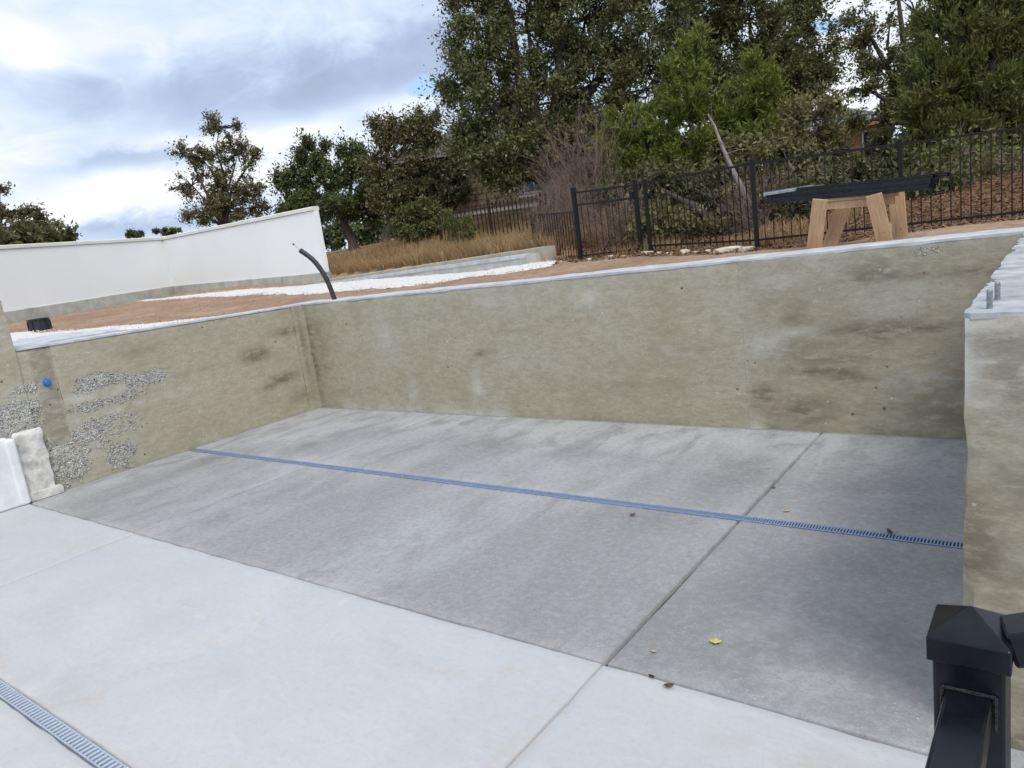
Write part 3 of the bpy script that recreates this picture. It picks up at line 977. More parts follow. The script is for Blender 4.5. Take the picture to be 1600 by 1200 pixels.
def wall_attr(me, kind):
    co = world_co(me)
    x, y, z = co[:, 0], co[:, 1], co[:, 2]
    if kind == 'back':
        st, pl, hn = gauss(x, z, BS), gauss(x, z, BP), np.zeros_like(x)
        st = st + 0.16 * (x > -3.088) + 0.5 * sstep(0.55, 0.75, fbm(x * 1.2, z * 5.0, 0, 91, 5, 0.6)) * (x > -3.088) + 0.28 * sstep(0.58, 0.78, fbm(x * 0.8, z * 4.0, 0, 92, 5, 0.6))
        pl = np.maximum(pl, 1.1 * np.exp(-z / 0.075) * sstep(0.40, 0.52, fbm(x * 0.8, 0 * x, 0, 77, 3)) * (x < -2.9))
        pl = np.maximum(pl, 0.7 * np.exp(-(wall_top(x, y) - z) / 0.05))
        hn = gauss(x, z, [(-1.18, 1.92, 0.24, 0.02, 0.7), (-1.25, 0.57, 0.16, 0.03, 0.6), (-2.85, 1.10, 0.13, 0.02, 0.8), (-3.95, 1.02, 0.04, 0.04, 0.6), (-1.05, 1.60, 0.05, 0.03, 0.6)])
    elif kind == 'left':
        st, pl = gauss(y, z, LS), np.zeros_like(y)
        st = np.maximum(st, 0.55 * (np.abs(y - 4.02) < 0.14) * (z > 0.62))
        pl = gauss(y, z, [(4.6, 1.2, 0.7, 0.08, 0.7), (4.9, 0.9, 0.8, 0.06, 0.7), (3.7, 1.3, 0.3, 0.25, 0.5), (4.5, 0.5, 0.6, 0.3, 0.5)])
        hn = honey_mask(y, z)
    else:
        st = (0.34 + 0.6 * sstep(0.42, 0.7, fbm(x * 3, y * 3, z * 2, 12, 4))) * (z < 1.95)
        pl = np.maximum(0.7 * np.exp(-np.abs(2.04 - z) / 0.03), 0.9 * np.exp(-np.abs(x - XR) / 0.07) * sstep(1.55, 1.75, z))
        hn = np.zeros_like(x)
    if kind == 'back':
        hn = hn * (0.3 + 1.4 * fbm(x * 9, z * 14, 0, 61, 4))
    setattr_v(me, 'stain_dark', np.clip(st, 0, 1))
    setattr_v(me, 'pale', np.clip(pl, 0, 1))
    setattr_v(me, 'honey', np.clip(hn, 0, 1))


def wall_piece(name, dims, res, amp, seed, kind, parent, edge=0.006, top=None, m=None):
    me, _ = rough_box(dims, res, amp, seed, edge, top)
    wall_attr(me, kind)
    return link(name, me, m or M['wall'], parent)


bw = empty('back_retaining_wall', (-6, YB + 0.25, 0))
bw.location = (0, 0, 0)
tag(bw, 'long olive grey concrete retaining wall across the back of the slab', 'wall')
lowtop = lambda x, y: wall_top(x, y) - 0.028
for i, (a, b, off) in enumerate(((XL - 0.02, -7.14, 0.0), (-7.1395, -3.09, -0.003), (-3.0895, 0.14, -0.008))):
    wall_piece('form_panel', (a, b, YB + off, YB + 0.50, -0.08, 1.95), 0.075, 0.0035, 200 + i, 'back', bw, 0.0012, lowtop)
me, _ = rough_box((XL - 0.52, 0.15, YB - 0.012, YB + 0.66, 1.90, 1.95), 0.08, 0.004, 231, 0.005, wall_top, 4.0)
co = world_co(me).copy()
co[:, 2] = np.where(co[:, 2] < wall_top(co[:, 0], co[:, 1]) - 0.01, np.maximum(co[:, 2], wall_top(co[:, 0], co[:, 1]) - 0.030 + (fbm(co[:, 0] * 4, co[:, 0] * 0, 0, 5, 3) - 0.5) * 0.02), co[:, 2])
me.vertices.foreach_set('co', co.ravel())
link('skim_top', me, M['skim'], bw)

lw = empty('side_retaining_wall')
tag(lw, 'olive grey concrete wall at the left with honeycombed pebble patches', 'wall')
wall_piece('form_panel', (XL - 0.45, XL, 4.17, YB - 0.26, -0.08, 1.95), 0.042, 0.005, 240, 'left', lw, 0.006, lowtop)
wall_piece('form_panel', (XL - 0.45, XL - 0.005, 3.70, 4.175, -0.08, 1.95), 0.042, 0.005, 241, 'left', lw, 0.006, lowtop)
wall_piece('corner_board_strip', (XL - 0.3, XL + 0.016, YB - 0.258, YB + 0.03, -0.08, 1.95), 0.055, 0.006, 243, 'left', lw, 0.010, lowtop)
MB().box(XL - 0.44, XL + 0.010, -8.0, 2.202, -0.08, 2.685).build('raised_run', M['beige'], lw)
wall_piece('raised_end', (XL - 0.45, XL + 0.015, 2.2, 3.75, -0.08, 2.69), 0.05, 0.004, 244, 'left', lw, 0.008)
me, _ = rough_box((XL - 0.47, XL + 0.012, 3.76, YB - 0.035, 1.90, 1.95), 0.08, 0.004, 232, 0.005, wall_top, 4.0)
co = world_co(me).copy()
co[:, 2] = np.where(co[:, 2] < wall_top(co[:, 0], co[:, 1]) - 0.01, wall_top(co[:, 0], co[:, 1]) - 0.028, co[:, 2])
me.vertices.foreach_set('co', co.ravel())
link('skim_top', me, M['skim'], lw)
# honeycomb pebbles, half bedded in the wall face
rng = np.random.default_rng(5)
ico = bmesh.new()
bmesh.ops.create_icosphere(ico, subdivisions=1, radius=1.0)
IV = np.array([v.co for v in ico.verts])
IF = np.array([[v.index for v in f.verts] for f in ico.faces])
ico.free()


def pebble_cloud(C, S, seed):
    r = np.random.default_rng(seed)
    n = len(C)
    V = np.repeat(IV[None], n, 0) * (1 + r.uniform(-0.22, 0.22, (n, len(IV), 1)))
    ang = r.uniform(0, 2 * PI, n)
    ca, sa = np.cos(ang)[:, None], np.sin(ang)[:, None]
    V = V * np.asarray(S)[:, None, :]
    V = np.stack([V[:, :, 0] * ca - V[:, :, 1] * sa, V[:, :, 0] * sa + V[:, :, 1] * ca, V[:, :, 2]], -1)
    V = V + np.asarray(C)[:, None, :]
    F = (IF[None] + (np.arange(n) * len(IV))[:, None, None]).reshape(-1, 3)
    return V.reshape(-1, 3), F


pc = []
for (a, b, ra, rb, n) in HONEY:
    n = int(n * 2.2)
    n = n * 3
    yy, zz = a + rng.normal(0, ra * 0.85, n), b + rng.normal(0, rb * 0.95, n)
    ok = (zz > 0.02) & (zz < 1.9) & (yy > 3.4) & (honey_mask(yy, zz) > rng.uniform(0.10, 1.0, n))
    pc.append(np.c_[np.where(yy < 3.75, XL + 0.012, XL - 0.002) + rng.uniform(-0.008, 0.003, n), yy, zz][ok])
pc = np.concatenate(pc)
ps = rng.uniform(0.007, 0.016, (len(pc), 3))
V, F = pebble_cloud(pc, ps, 8)
tag(link('honeycomb_pebbles', npmesh('honeycomb_pebbles', V, F, False), M['pebble'], lw), kind='stuff')

rw = empty('end_retaining_wall')
tag(rw, 'rough concrete wall at the right edge with chipped pale top corner', 'wall')
me, co = rough_box((XR, 0.16, 3.62, YB - 0.012, -0.08, 2.015), 0.040, 0.018, 250, 0.022, None, 5.0)
co = world_co(me).copy()
lean = np.exp(-(co[:, 0] - XR) / 0.2) * (1 - sstep(0.0, 1.9, co[:, 2])) * -0.03
co[:, 0] += lean
me.vertices.foreach_set('co', co.ravel())
wall_attr(me, 'right')
link('wall_body', me, M['wall'], rw)
me, _ = rough_box((XR - 0.004, 0.17, 3.618, YB - 0.02, 2.010, 2.036), 0.035, 0.002, 251, 0.006, None, 6.0)
co = world_co(me).copy()
bite = sstep(0.5, 0.7, fbm(co[:, 1] * 3.2, 0 * co[:, 1], 0, 19, 5, 0.65)) * 0.04 * (co[:, 0] < XR + 0.05)
co[:, 0] += bite
me.vertices.foreach_set('co', co.ravel())
link('skim_top', me, M['rwcap'], rw)
me, _ = rough_box((0.165, 8.0, 3.64, 4.0, -0.08, 2.03), 0.12, 0.008, 252, 0.012, None, 5.0)
wall_attr(me, 'right')
link('return_wall', me, M['wall'], rw)

# ------------------------------------------------------------------ white plaster trim at the left end
wt = empty('plaster_wall_end', (XL, 3.4, 0))
tag(wt, 'white plastered low wall end at the left edge of the patio', 'wall')
wt.location = (0, 0, 0)
MB().box(XL + 0.018, XL + 0.16, -8, 3.36, 0.002, 0.93).build('wall_body', M['trim'], wt, 0.03, 3)
MB().box(XL + 0.02, XL + 0.185, 3.30, 3.43, 0.002, 0.905).build('corner_bead', M['trim'], wt, 0.035, 3)
me, _ = rough_box((XL + 0.005, XL + 0.085, 3.43, 3.80, 0.0, 0.95), 0.035, 0.016, 261, 0.022, None, 7.0)
link('broken_plaster', me, M['plasterblock'], wt)
me, _ = rough_box((XL + 0.005, XL + 0.13, 3.432, 3.86, 0.0, 0.115), 0.03, 0.014, 262, 0.018, None, 7.0)
link('plaster_foot', me, M['plasterblock'], wt)

# ------------------------------------------------------------------ landing under the viewer
landing = MB().box(-0.28, 3.0, -3.0, 1.06, 0.002, 1.0).build('landing', M['patio'], None, 0.015, 2)
tag(landing, kind='structure')

# ------------------------------------------------------------------ trench drains
def drain(name, x0, x1, y0, y1, ztop, pitch, slot, m, label, nsep, frame=0.014):
    d = empty(name)
    tag(d, label, 'drain', 'trench drains')
    MB().box(x0, x1, y0 + 0.004, y1 - 0.004, ztop - 0.07, ztop - 0.045).build('channel', M['channel'], d)
    for (a, b) in ((y0, y0 + frame), (y1 - frame, y1)):
        MB().box(x0, x1, a, b, ztop - 0.045, ztop).build('edge_rail', m, d, 0.002)
    n = int((x1 - x0) / pitch)
    bm_ = MB().box(-(pitch - slot) / 2, (pitch - slot) / 2, y0 + frame, y1 - frame, ztop - 0.012, ztop - 0.001).mesh('grate_bar')
    bm_.materials.append(m)
    rest = MB()
    for k in range(n):
        xc = x1 - pitch * (k + 0.5)
        if nsep[0] <= k < nsep[1]:
            o = link('grate_bar', bm_, None, d)
            o.location = (xc, 0, 0)
        else:
            rest.box(xc - (pitch - slot) / 2, xc + (pitch - slot) / 2, y0 + frame, y1 - frame, ztop - 0.012, ztop - 0.001)
    if rest.v:
        tag(rest.build('far_grate_bars', m, d), kind='stuff')
    return d


drain('trench_drain', XL + 0.08, -0.39, 5.760, 5.862, -0.008, 0.0235, 0.0115, M['grate_blue'], 'long blue slotted drain grate crossing the grey slab', (0, 140))
drain('trench_drain', XL + 0.02, 1.0, 1.325, 1.415, -0.002, 0.045, 0.020, M['grate_pale'], 'pale blue slotted drain grate in the white patio, bottom left corner', (110, 165), 0.010)

# ------------------------------------------------------------------ beyond the walls: kerb wall, gravel, white wall
def strip_mesh(path, z0, z1, off0, off1, name, m, parent, seed, res=0.12, amp=0.006, bev=0.012):
    """long low block along a polyline: offsets measured to the left normal; z0/z1 callables of arclength"""
    P = [np.array(p, float) for p in path]
    V, F = [], []
    L = [0]
    for a, b in zip(P[:-1], P[1:]):
        L.append(L[-1] + np.linalg.norm(b - a))
    ss = np.linspace(0, L[-1], max(2, int(L[-1] / res)))
    for s in ss:
        i = min(max(np.searchsorted(L, s) - 1, 0), len(P) - 2)
        t = (P[i + 1] - P[i]) / (L[i + 1] - L[i])
        n = np.array((-t[1], t[0]))
        c = P[i] + t * (s - L[i])
        a, b = z0(s), z1(s)
        j = lambda k: (float(fbm(s * 3, k * 3.7, 0, seed, 3)) - 0.5) * 2 * amp
        for (o, z) in ((off0 + j(1), a), (off0 + j(2), b - bev), (off0 + bev + j(3), b + j(4)), (off1 - bev + j(5), b + j(6)), (off1 + j(7), b - bev), (off1 + j(8), a)):
            V.append((c[0] + n[0] * o, c[1] + n[1] * o, z))
    k = len(ss)
    for i in range(k - 1):
        for q in range(5):
            F.append((i * 6 + q, i * 6 + q + 1, (i + 1) * 6 + q + 1, (i + 1) * 6 + q))
    me = bpy.data.meshes.new(name)
    me.from_pydata(V, [], F + [tuple(range(5, -1, -1)), tuple((k - 1) * 6 + q for q in range(6))])
    me.update()
    bm = bmesh.new()
    bm.from_mesh(me)
    bmesh.ops.recalc_face_normals(bm, faces=bm.faces)
    bm.to_mesh(me)
    bm.free()
    return link(name, me, m, parent)


kerb = empty('low_kerb_wall')
tag(kerb, 'low beige concrete kerb wall with a pale ledge below the dry grass', 'wall')
kl = float(np.linalg.norm(LW_B - LW_A))
kz = lambda s: 2.385 - 0.235 * s / kl
# offsets: left normal of A->B points away from the field, so the field side is negative
strip_mesh([LW_A, LW_B], lambda s: kz(s) - 0.6, kz, -0.26, 0.0, 'upper_wall', M['beige'], kerb, 301)
strip_mesh([LW_A + _lt * 0.12, LW_B + _lt * 7], lambda s: kz(s) - 0.6, lambda s: kz(s) - 0.088, 0.003, 0.34, 'ledge', M['foundation'], kerb, 302)
strip_mesh([LW_A + _lt * 0.16, LW_B + _lt * 6.9], lambda s: kz(s) - 0.150, lambda s: kz(s) - 0.080, 0.20, 0.352, 'ledge_skim', M['skim'], kerb, 303, bev=0.006)

# white garden wall in two runs
WW = [np.array(p) for p in ((-19.4, 2.0), (-23.2, 7.65), (-26.26, 14.3), (-16.54, 13.50))]
wwall = empty('white_garden_wall')
tag(wwall, 'long white stucco garden wall with cream coping, bent in the middle', 'wall')


def zline(vals, path):
    L = [0]
    for a, b in zip(path[:-1], path[1:]):
        L.append(L[-1] + float(np.linalg.norm(np.array(b) - np.array(a))))
    return lambda s: float(np.interp(s, L, vals))


def wall_run(path, zb, zt, seed):
    # left normal side is +; the wall body is built from offset -0.12 to +0.12
    strip_mesh(path, lambda s: zline(zb, path)(s) - 0.9, zline(zb, path), -0.14, 0.14, 'footing', M['foundation'], wwall, seed, 0.2, 0.012)
    strip_mesh(path, lambda s: zline(zb, path)(s) - 0.05, zline(zt, path), -0.08, 0.08, 'stucco_run', M['stucco'], wwall, seed + 1, 0.5, 0.002)
    strip_mesh(path, lambda s: zline(zt, path)(s) + 0.004, lambda s: zline(zt, path)(s) + 0.11, -0.11, 0.11, 'coping', M['cream'], wwall, seed + 2, 0.5, 0.003, 0.02)


wall_run([WW[0], WW[1], WW[2]], [2.50, 2.46, 2.53], [4.16, 4.13, 4.19], 320)
wall_run([WW[2] + np.array((-0.06, 0.02)), WW[3]], [2.527, 2.357], [4.186, 4.046], 330)

# white gravel: bed sheets that follow the ground, with real stones on top
rngG = np.random.default_rng(77)


def gravel_bed(poly_c, name, label, n, seed, lift=0.02):
    """poly_c: list of (x, y, halfwidth) along the bed"""
    pts = np.array(poly_c, float)
    L = np.r_[0, np.cumsum(np.hypot(np.diff(pts[:, 0]), np.diff(pts[:, 1])))]
    ss = np.arange(0, L[-1], 0.14)
    cx, cy, hw = [np.interp(ss, L, pts[:, k]) for k in range(3)]
    tx, ty = np.gradient(cx), np.gradient(cy)
    ln = np.hypot(tx, ty)
    nx, ny = -ty / ln, tx / ln
    us = np.linspace(-1, 1, 15)
    ew = 1 + (fbm(ss[:, None] * 1.1, us[None] * 0.6 + 5, 0, seed, 4) - 0.5) * 0.9
    X = cx[:, None] + nx[:, None] * hw[:, None] * us[None] * ew
    Y = cy[:, None] + ny[:, None] * hw[:, None] * us[None] * ew
    prof = 0.035 * (1 - us[None] ** 4) - 0.02
    Z = tz(X.ravel(), Y.ravel()).reshape(X.shape) + prof + lift + (fbm(X * 6, Y * 6, 0, seed + 3, 3) - 0.5) * 0.02
    k, q = X.shape
    idx = np.arange(k * q).reshape(k, q)
    F = np.stack([idx[:-1, :-1], idx[:-1, 1:], idx[1:, 1:], idx[1:, :-1]], -1).reshape(-1, 4)
    bed = empty(name)
    tag(bed, label, 'gravel', None, 'stuff')
    link('gravel_sheet', npmesh(name, np.c_[X.ravel(), Y.ravel(), Z.ravel()], F, True), M['gravel'], bed)
    r = np.random.default_rng(seed)
    i = r.integers(0, k, n)
    u = r.uniform(-1.12, 1.12, n)
    px = cx[i] + nx[i] * hw[i] * u + r.normal(0, 0.06, n)
    py = cy[i] + ny[i] * hw[i] * u + r.normal(0, 0.06, n)
    pz = tz(px, py) + lift + 0.012 * (1 - u ** 2)
    S = r.uniform(0.006, 0.018, (n, 3)) * np.array((1, 1, 0.75))
    V, F = pebble_cloud(np.c_[px, py, pz], S, seed + 1)
    tag(link('gravel_stones', npmesh('gravel_stones', V, F), M['gravel'], bed), kind='stuff')


gravel_bed([(-6.75, 10.15, 0.10), (-7.3, 10.25, 0.42), (-9, 10.60, 0.62), (-12, 11.10, 0.85), (-16, 11.9, 0.85), (-20, 12.3, 0.5), (-24.5, 12.2, 0.15)],
           'gravel_strip', 'white gravel strip running along the low kerb wall', 4500, 401)
gravel_bed([(-11.75, 6.9, 0.05), (-12.5, 6.0, 0.35), (-14.5, 5.4, 0.62), (-17.5, 5.3, 0.7), (-21, 4.6, 0.5)],
           'gravel_patch', 'white gravel patch behind the left wall', 2200, 402)
# concrete walk behind the left wall
walk = strip_mesh([(-11.66, 5.35), (-11.66, 1.0)], lambda s: 1.7, lambda s: 2.035, -2.2, -0.02, 'walkway', M['skim'], None, 410, 0.2, 0.01)
tag(walk, kind='structure')

# ------------------------------------------------------------------ black metal fence
def fence_span(root, a, b, h, n, post_a=True, post_b=False, pw=0.050, m=None, top_drop=0.0, pick=0.0115, rails=(0.10, 1.0), over=0.0):
    """posts, two rails and n pickets between base points a and b (3-D)"""
    m = m or M['fence']
    a, b = Vector(a), Vector(b)
    d = b - a
    pk = MB().box(-pick / 2, pick / 2, -pick / 2, pick / 2, 0.0, 1.0).mesh('picket')
    pk.materials.append(m)
    if post_a:
        post(root, a, h + 0.05, pw, m)
    if post_b:
        post(root, b, h + 0.05, pw, m)
    for f in rails:
        z = f * h - (top_drop if f > 0.5 else 0)
        MB().beam(a + Vector((0, 0, z)), b + Vector((0, 0, z)), 0.022, 0.028).build('rail', m, root)
    for k in range(n):
        f = (k + 1) / (n + 1)
        o = link('picket', pk, None, root)
        o.location = a + d * f + Vector((0, 0, rails[0] * h - 0.05))
        o.scale = (1, 1, (rails[-1] - rails[0]) * h + 0.05 - top_drop + over)
        o.rotation_euler = (0, 0, math.atan2(d.y, d.x))


def post(root, p, h, pw, m):
    o = MB().box(-pw / 2, pw / 2, -pw / 2, pw / 2, -0.25, h).add(
        [(-pw * .6, -pw * .6, h), (pw * .6, -pw * .6, h), (pw * .6, pw * .6, h), (-pw * .6, pw * .6, h), (0, 0, h + 0.025)],
        [(0, 1, 4), (1, 2, 4), (2, 3, 4), (3, 0, 4), (3, 2, 1, 0)]).build('post', m, root)
    o.location = p
    return o


FP = {'gl': (-6.45, 10.49, 2.10), 'gr': (-5.62, 11.02, 2.09), 'p0': (-5.40, 10.92, 2.08), 'p1': (-3.34, 9.87, 2.04), 'p2': (-1.73, 10.54, 2.01), 'p3': (-0.10, 11.22, 1.98), 'p4': (1.6, 11.95, 1.98)}
fence = empty('black_metal_fence', (0, 0, 0))
tag(fence, 'black metal picket fence behind the sawhorse and the back wall', 'fence')
fence_span(fence, FP['p0'], FP['p1'], 1.09, 17, True, False)
fence_span(fence, FP['p1'], FP['p2'], 1.09, 15, True, False)
fence_span(fence, FP['p2'], FP['p3'], 1.09, 15, True, False)
fence_span(fence, FP['p3'], FP['p4'], 1.09, 15, True, True)

gate = empty('black_metal_gate')
tag(gate, 'black metal picket gate left of the fence, beside the gravel', 'gate')
fence_span(gate, FP['gl'], FP['gr'], 1.10, 9, True, True, 0.06, rails=(0.06, 0.80, 0.98))
MB().box(-0.03, 0.03, -0.02, 0.02, 0, 0.12).build('latch', M['fence'], gate).location = (FP['gr'][0] - 0.06, FP['gr'][1] - 0.03, 2.95)

sidef = empty('sloping_metal_fence')
tag(sidef, 'lower dark picket fence sloping down left of the gate', 'fence')
fence_span(sidef, (-6.50, 10.55, 2.02), (-8.55, 12.25, 2.12), 0.86, 17, False, True, 0.05, rails=(0.08, 1.0))

farf = empty('far_brown_fence')
tag(farf, 'old brown metal fence with tall pickets beside the clipped hedge', 'fence')
FA, FB = Vector((-16.079, 17.900, 2.895)), Vector((-11.447, 17.575, 2.605))
FM = FA.lerp(FB, 0.47)
for q in (FA, FB, FM):
    q.z = tz1(q.x, q.y) + 0.02
fence_span(farf, FA, FM, 1.15, 12, True, False, 0.07, M['rust'], 0.0, 0.026, (0.12, 0.86), 0.14)
fence_span(farf, FM, FB, 1.15, 15, True, True, 0.07, M['rust'], 0.0, 0.026, (0.12, 0.86), 0.14)

# ------------------------------------------------------------------ sawhorse with black rails
sh = empty('wooden_sawhorse', (-2.06, 9.42, tz1(-2.06, 9.42)))
sh.rotation_euler = (0, R(2.4), 0)
tag(sh, 'raw lumber sawhorse with splayed legs carrying black rails', 'sawhorse')
legm = MB().box(-0.083, 0.083, -0.019, 0.019, -0.05, 0.56).mesh('leg', 0.003)
legm.materials.append(M['wood'])
for (lx, ly, tilt, yt) in ((-0.40, -0.16, 0.17, -0.16), (-0.30, 0.17, 0.30, 0.18), (0.36, -0.15, -0.19, -0.16), (0.46, 0.17, -0.12, 0.18)):
    o = link('leg', legm, None, sh)
    o.location = (lx, ly, 0.0)
    o.rotation_euler = (-yt, tilt, 0)
MB().box(-0.40, 0.42, -0.062, -0.024, 0.415, 0.50).build('beam', M['wood'], sh, 0.003)
MB().box(-0.40, 0.42, 0.024, 0.062, 0.415, 0.50).build('beam', M['wood'], sh, 0.003)
MB().box(-0.44, 0.46, -0.075, 0.075, 0.503, 0.541).build('top_board', M['wood'], sh, 0.003)
MB().box(0.26, 0.42, -0.155, -0.120, 0.06, 0.22).build('brace_block', M['wood'], sh, 0.003)


def channel_rail(name, L, wv, hv, m, label, loc, rz, ry=0.0, group='black rails stacked on the sawhorse', lips=True):
    """a C-channel rail lying with its open side down, with end cap plate and flange holes"""
    o = empty(name, loc)
    o.location.z -= (loc[0] + 2.06) * math.tan(R(2.4))
    o.rotation_euler = (0, ry + R(2.4), rz)
    tag(o, label, 'rail', group)
    w_ = MB()
    w_.box(-L / 2, L / 2, -wv / 2, wv / 2, hv - 0.006, hv)
    w_.box(-L / 2, L / 2, -wv / 2, -wv / 2 + 0.006, 0, hv - 0.0061)
    w_.box(-L / 2, L / 2, wv / 2 - 0.006, wv / 2, 0, hv - 0.0061)
    w_.box(-L / 2, L / 2, -wv / 2 - 0.004, -wv / 2 - 0.0002, hv * 0.42, hv * 0.58)
    w_.build('channel', m, o, 0.0015)
    for s in (-1, 1):
        MB().box(s * L / 2 - 0.05, s * L / 2 - 0.044, -wv / 2 + 0.0062, wv / 2 - 0.0062, 0.004, hv - 0.0062).build('end_plate', m, o)
    return o


zb_ = sh.location.z + 0.545
RZ = R(-8)
channel_rail('metal_rail', 1.86, 0.085, 0.060, M['railblack'], 'black rail at the bottom front of the stack on the sawhorse', (-2.16, 9.36, zb_), RZ)
channel_rail('metal_rail', 1.84, 0.085, 0.060, M['railblack'], 'black rail at the bottom rear of the stack on the sawhorse', (-2.12, 9.468, zb_), RZ + 0.012)
channel_rail('metal_rail', 1.80, 0.080, 0.052, M['railblack'], 'middle front black rail of the stack on the sawhorse', (-2.11, 9.37, zb_ + 0.062), RZ - 0.012)
channel_rail('metal_rail', 1.76, 0.080, 0.052, M['railblack'], 'middle rear black rail of the stack on the sawhorse', (-2.05, 9.472, zb_ + 0.062), RZ)
channel_rail('metal_rail', 1.50, 0.075, 0.042, M['railblack'], 'topmost long black rail of the stack on the sawhorse', (-1.96, 9.40, zb_ + 0.116), RZ + 0.03)
channel_rail('metal_bracket', 0.58, 0.075, 0.040, M['greysteel'], 'grey steel bracket lying on the left end of the black rails', (-2.78, 9.47, zb_ + 0.117), RZ + 0.25, -0.06, None)
channel_rail('metal_bracket', 0.42, 0.065, 0.038, M['greysteel'], 'shorter grey bracket beside the first, on the stacked black rails', (-2.60, 9.53, zb_ + 0.117), RZ + 0.35, -0.05, None)
channel_rail('metal_rail', 0.28, 0.060, 0.045, M['railblack'], 'short black rail offcut sticking out at the right end of the stack', (-1.20, 9.36, zb_ + 0.116), RZ - 0.3)

# ------------------------------------------------------------------ conduit, drain basin, blue cap, anchor stubs
cd = empty('conduit_pipe', (-10.592, 8.696, 1.967))
tag(cd, 'bent black conduit pipe with a pale wire rising behind the wall corner', 'pipe')
c0 = Vector((-10.573, 8.688, 1.875))
pts = [Vector(p) - cd.location for p in ((-10.593, 8.713, 1.779), (-10.642, 8.730, 2.000), (-10.766, 8.724, 2.369), (-10.935, 8.668, 2.677), (-11.131, 8.568, 2.889))]
pp = []
for i in range(4):
    for k in range(6):
        f = k / 6
        p0, p1, p2, p3 = pts[max(i - 1, 0)], pts[i], pts[i + 1], pts[min(i + 2, 4)]
        pp.append(0.5 * ((2 * p1) + (p2 - p0) * f + (2 * p0 - 5 * p1 + 4 * p2 - p3) * f * f + (3 * p1 - p0 - 3 * p2 + p3) * f ** 3))
pp.append(pts[-1])
MB().tube(pp, [0.043 + 0.0025 * (i % 2) for i in range(len(pp))], 12).build('conduit', M['conduit'], cd, smooth=True)
wp = [pts[-1], pts[-1].lerp(Vector((-11.196, 8.539, 2.978)) - cd.location, 0.6), Vector((-11.224, 8.524, 3.005)) - cd.location]
MB().tube([pts[-1] + (pts[-2] - pts[-1]) * 0.3] + wp, 0.008, 6).build('wire', M['wire'], cd)
MB().tube([wp[-1], wp[-1] + Vector((-0.02, 0, 0.012))], [0.02, 0.014], 8).build('wire_tip', M['conduit'], cd)

bz = tz1(-17.4, 6.4)
basin = empty('drain_basin', (-17.4, 6.4, bz))
tag(basin, 'black plastic drain basin standing in the red dirt', 'basin')
MB().tube([(0, 0, -0.1), (0, 0, 0.02), (0, 0, 0.22), (0, 0, 0.223), (0, 0, 0.245)], [0.23, 0.225, 0.20, 0.215, 0.215], 24).build('barrel', M['conduit'], basin)
MB().tube([(0, 0, 0.2452), (0, 0, 0.252)], [0.18, 0.17], 24).build('lid', M['conduit'], basin)
for k in range(10):
    a = k * PI / 5
    MB().box(-0.006, 0.006, 0.21, 0.226, 0.02, 0.2).build('rib', M['conduit'], basin).rotation_euler = (0, 0, a)

bc = empty('pipe_cap', (XL + 0.002, 4.03, 1.51))
tag(bc, 'small bright blue plastic pipe cap stuck in the left wall', 'cap')
bc.rotation_euler = (0, PI / 2, 0)
MB().tube([(0, 0, -0.03), (0, 0, 0.035), (0, 0, 0.045)], [0.040, 0.040, 0.030], 16).build('cap', M['bluecap'], bc, smooth=False)
MB().tube([(0, 0, 0.0), (0, 0, 0.012)], [0.052, 0.050], 16).build('flange', M['bluecap'], bc)

for (x, y, h, lab) in ((-0.285, 3.72, 0.085, 'front steel anchor stub on top of the chipped right wall'), (-0.275, 3.98, 0.085, 'rear steel anchor stub on top of the chipped right wall')):
    s_ = empty('anchor_stub', (x, y, 2.035))
    tag(s_, lab, 'anchor', 'anchor stubs on the right wall')
    MB().tube([(0, 0, -0.03), (0, 0, h - 0.004), (0, 0, h)], [0.0110, 0.0110, 0.009], 14).build('stub', M['galv'], s_)
    for k in range(7):
        MB().tube([(0, 0, 0.008 + k * 0.010), (0, 0, 0.012 + k * 0.010)], [0.0122, 0.0122], 14).build('thread', M['galv'], s_)

# ------------------------------------------------------------------ railing corner post
PX, PY = -0.0855, 0.868
rp = empty('railing_post', (PX, PY, 1.0))
tag(rp, 'black metal railing corner post with pyramid cap, bottom right', 'railing')
hw = 0.0345
PT = 1.108           # top of square tube above the landing
MB().box(-hw, hw, -hw, hw, 0.0, PT).build('post', M['post'], rp, 0.004, 2)
cw = 0.0392
cap = MB()
cap.add([(-cw, -cw, PT - 0.022), (cw, -cw, PT - 0.022), (cw, cw, PT - 0.022), (-cw, cw, PT - 0.022),
         (-cw, -cw, PT + 0.006), (cw, -cw, PT + 0.006), (cw, cw, PT + 0.006), (-cw, cw, PT + 0.006), (0, 0, PT + 0.032)],
        [(0, 1, 5, 4), (1, 2, 6, 5), (2, 3, 7, 6), (3, 0, 4, 7), (4, 5, 8), (5, 6, 8), (6, 7, 8), (7, 4, 8), (3, 2, 1, 0)])
cap.build('cap', M['post'], rp, 0.0016, 2)
MB().beam((0.0, -hw + 0.002, PT - 0.072), (-0.012, -1.6, PT - 0.072), 0.044, 0.036).build('handrail', M['post'], rp, 0.004, 2)
wd = MB()
for (a, b) in (((-0.025, 0), (0.025, 0)), ((-0.025, 0), (-0.025, -0.04)), ((0.025, 0), (0.025, -0.04))):
    q = [(a[0] + (b[0] - a[0]) * k / 7, -hw - 0.002, PT - 0.052 + a[1] + (b[1] - a[1]) * k / 7) for k in range(8)]
    wd.tube(q, [(0.0020, 0.0024, 0.0018, 0.0026, 0.0021, 0.0025, 0.0018, 0.0022)[k] for k in range(8)], 7)
wd.build('weld', M['weld'], rp)
MB().beam((hw - 0.002, 0.0, PT - 0.004), (1.6, 0.35, PT + 0.46), 0.046, 0.040).build('stair_rail', M['post'], rp, 0.004, 2)

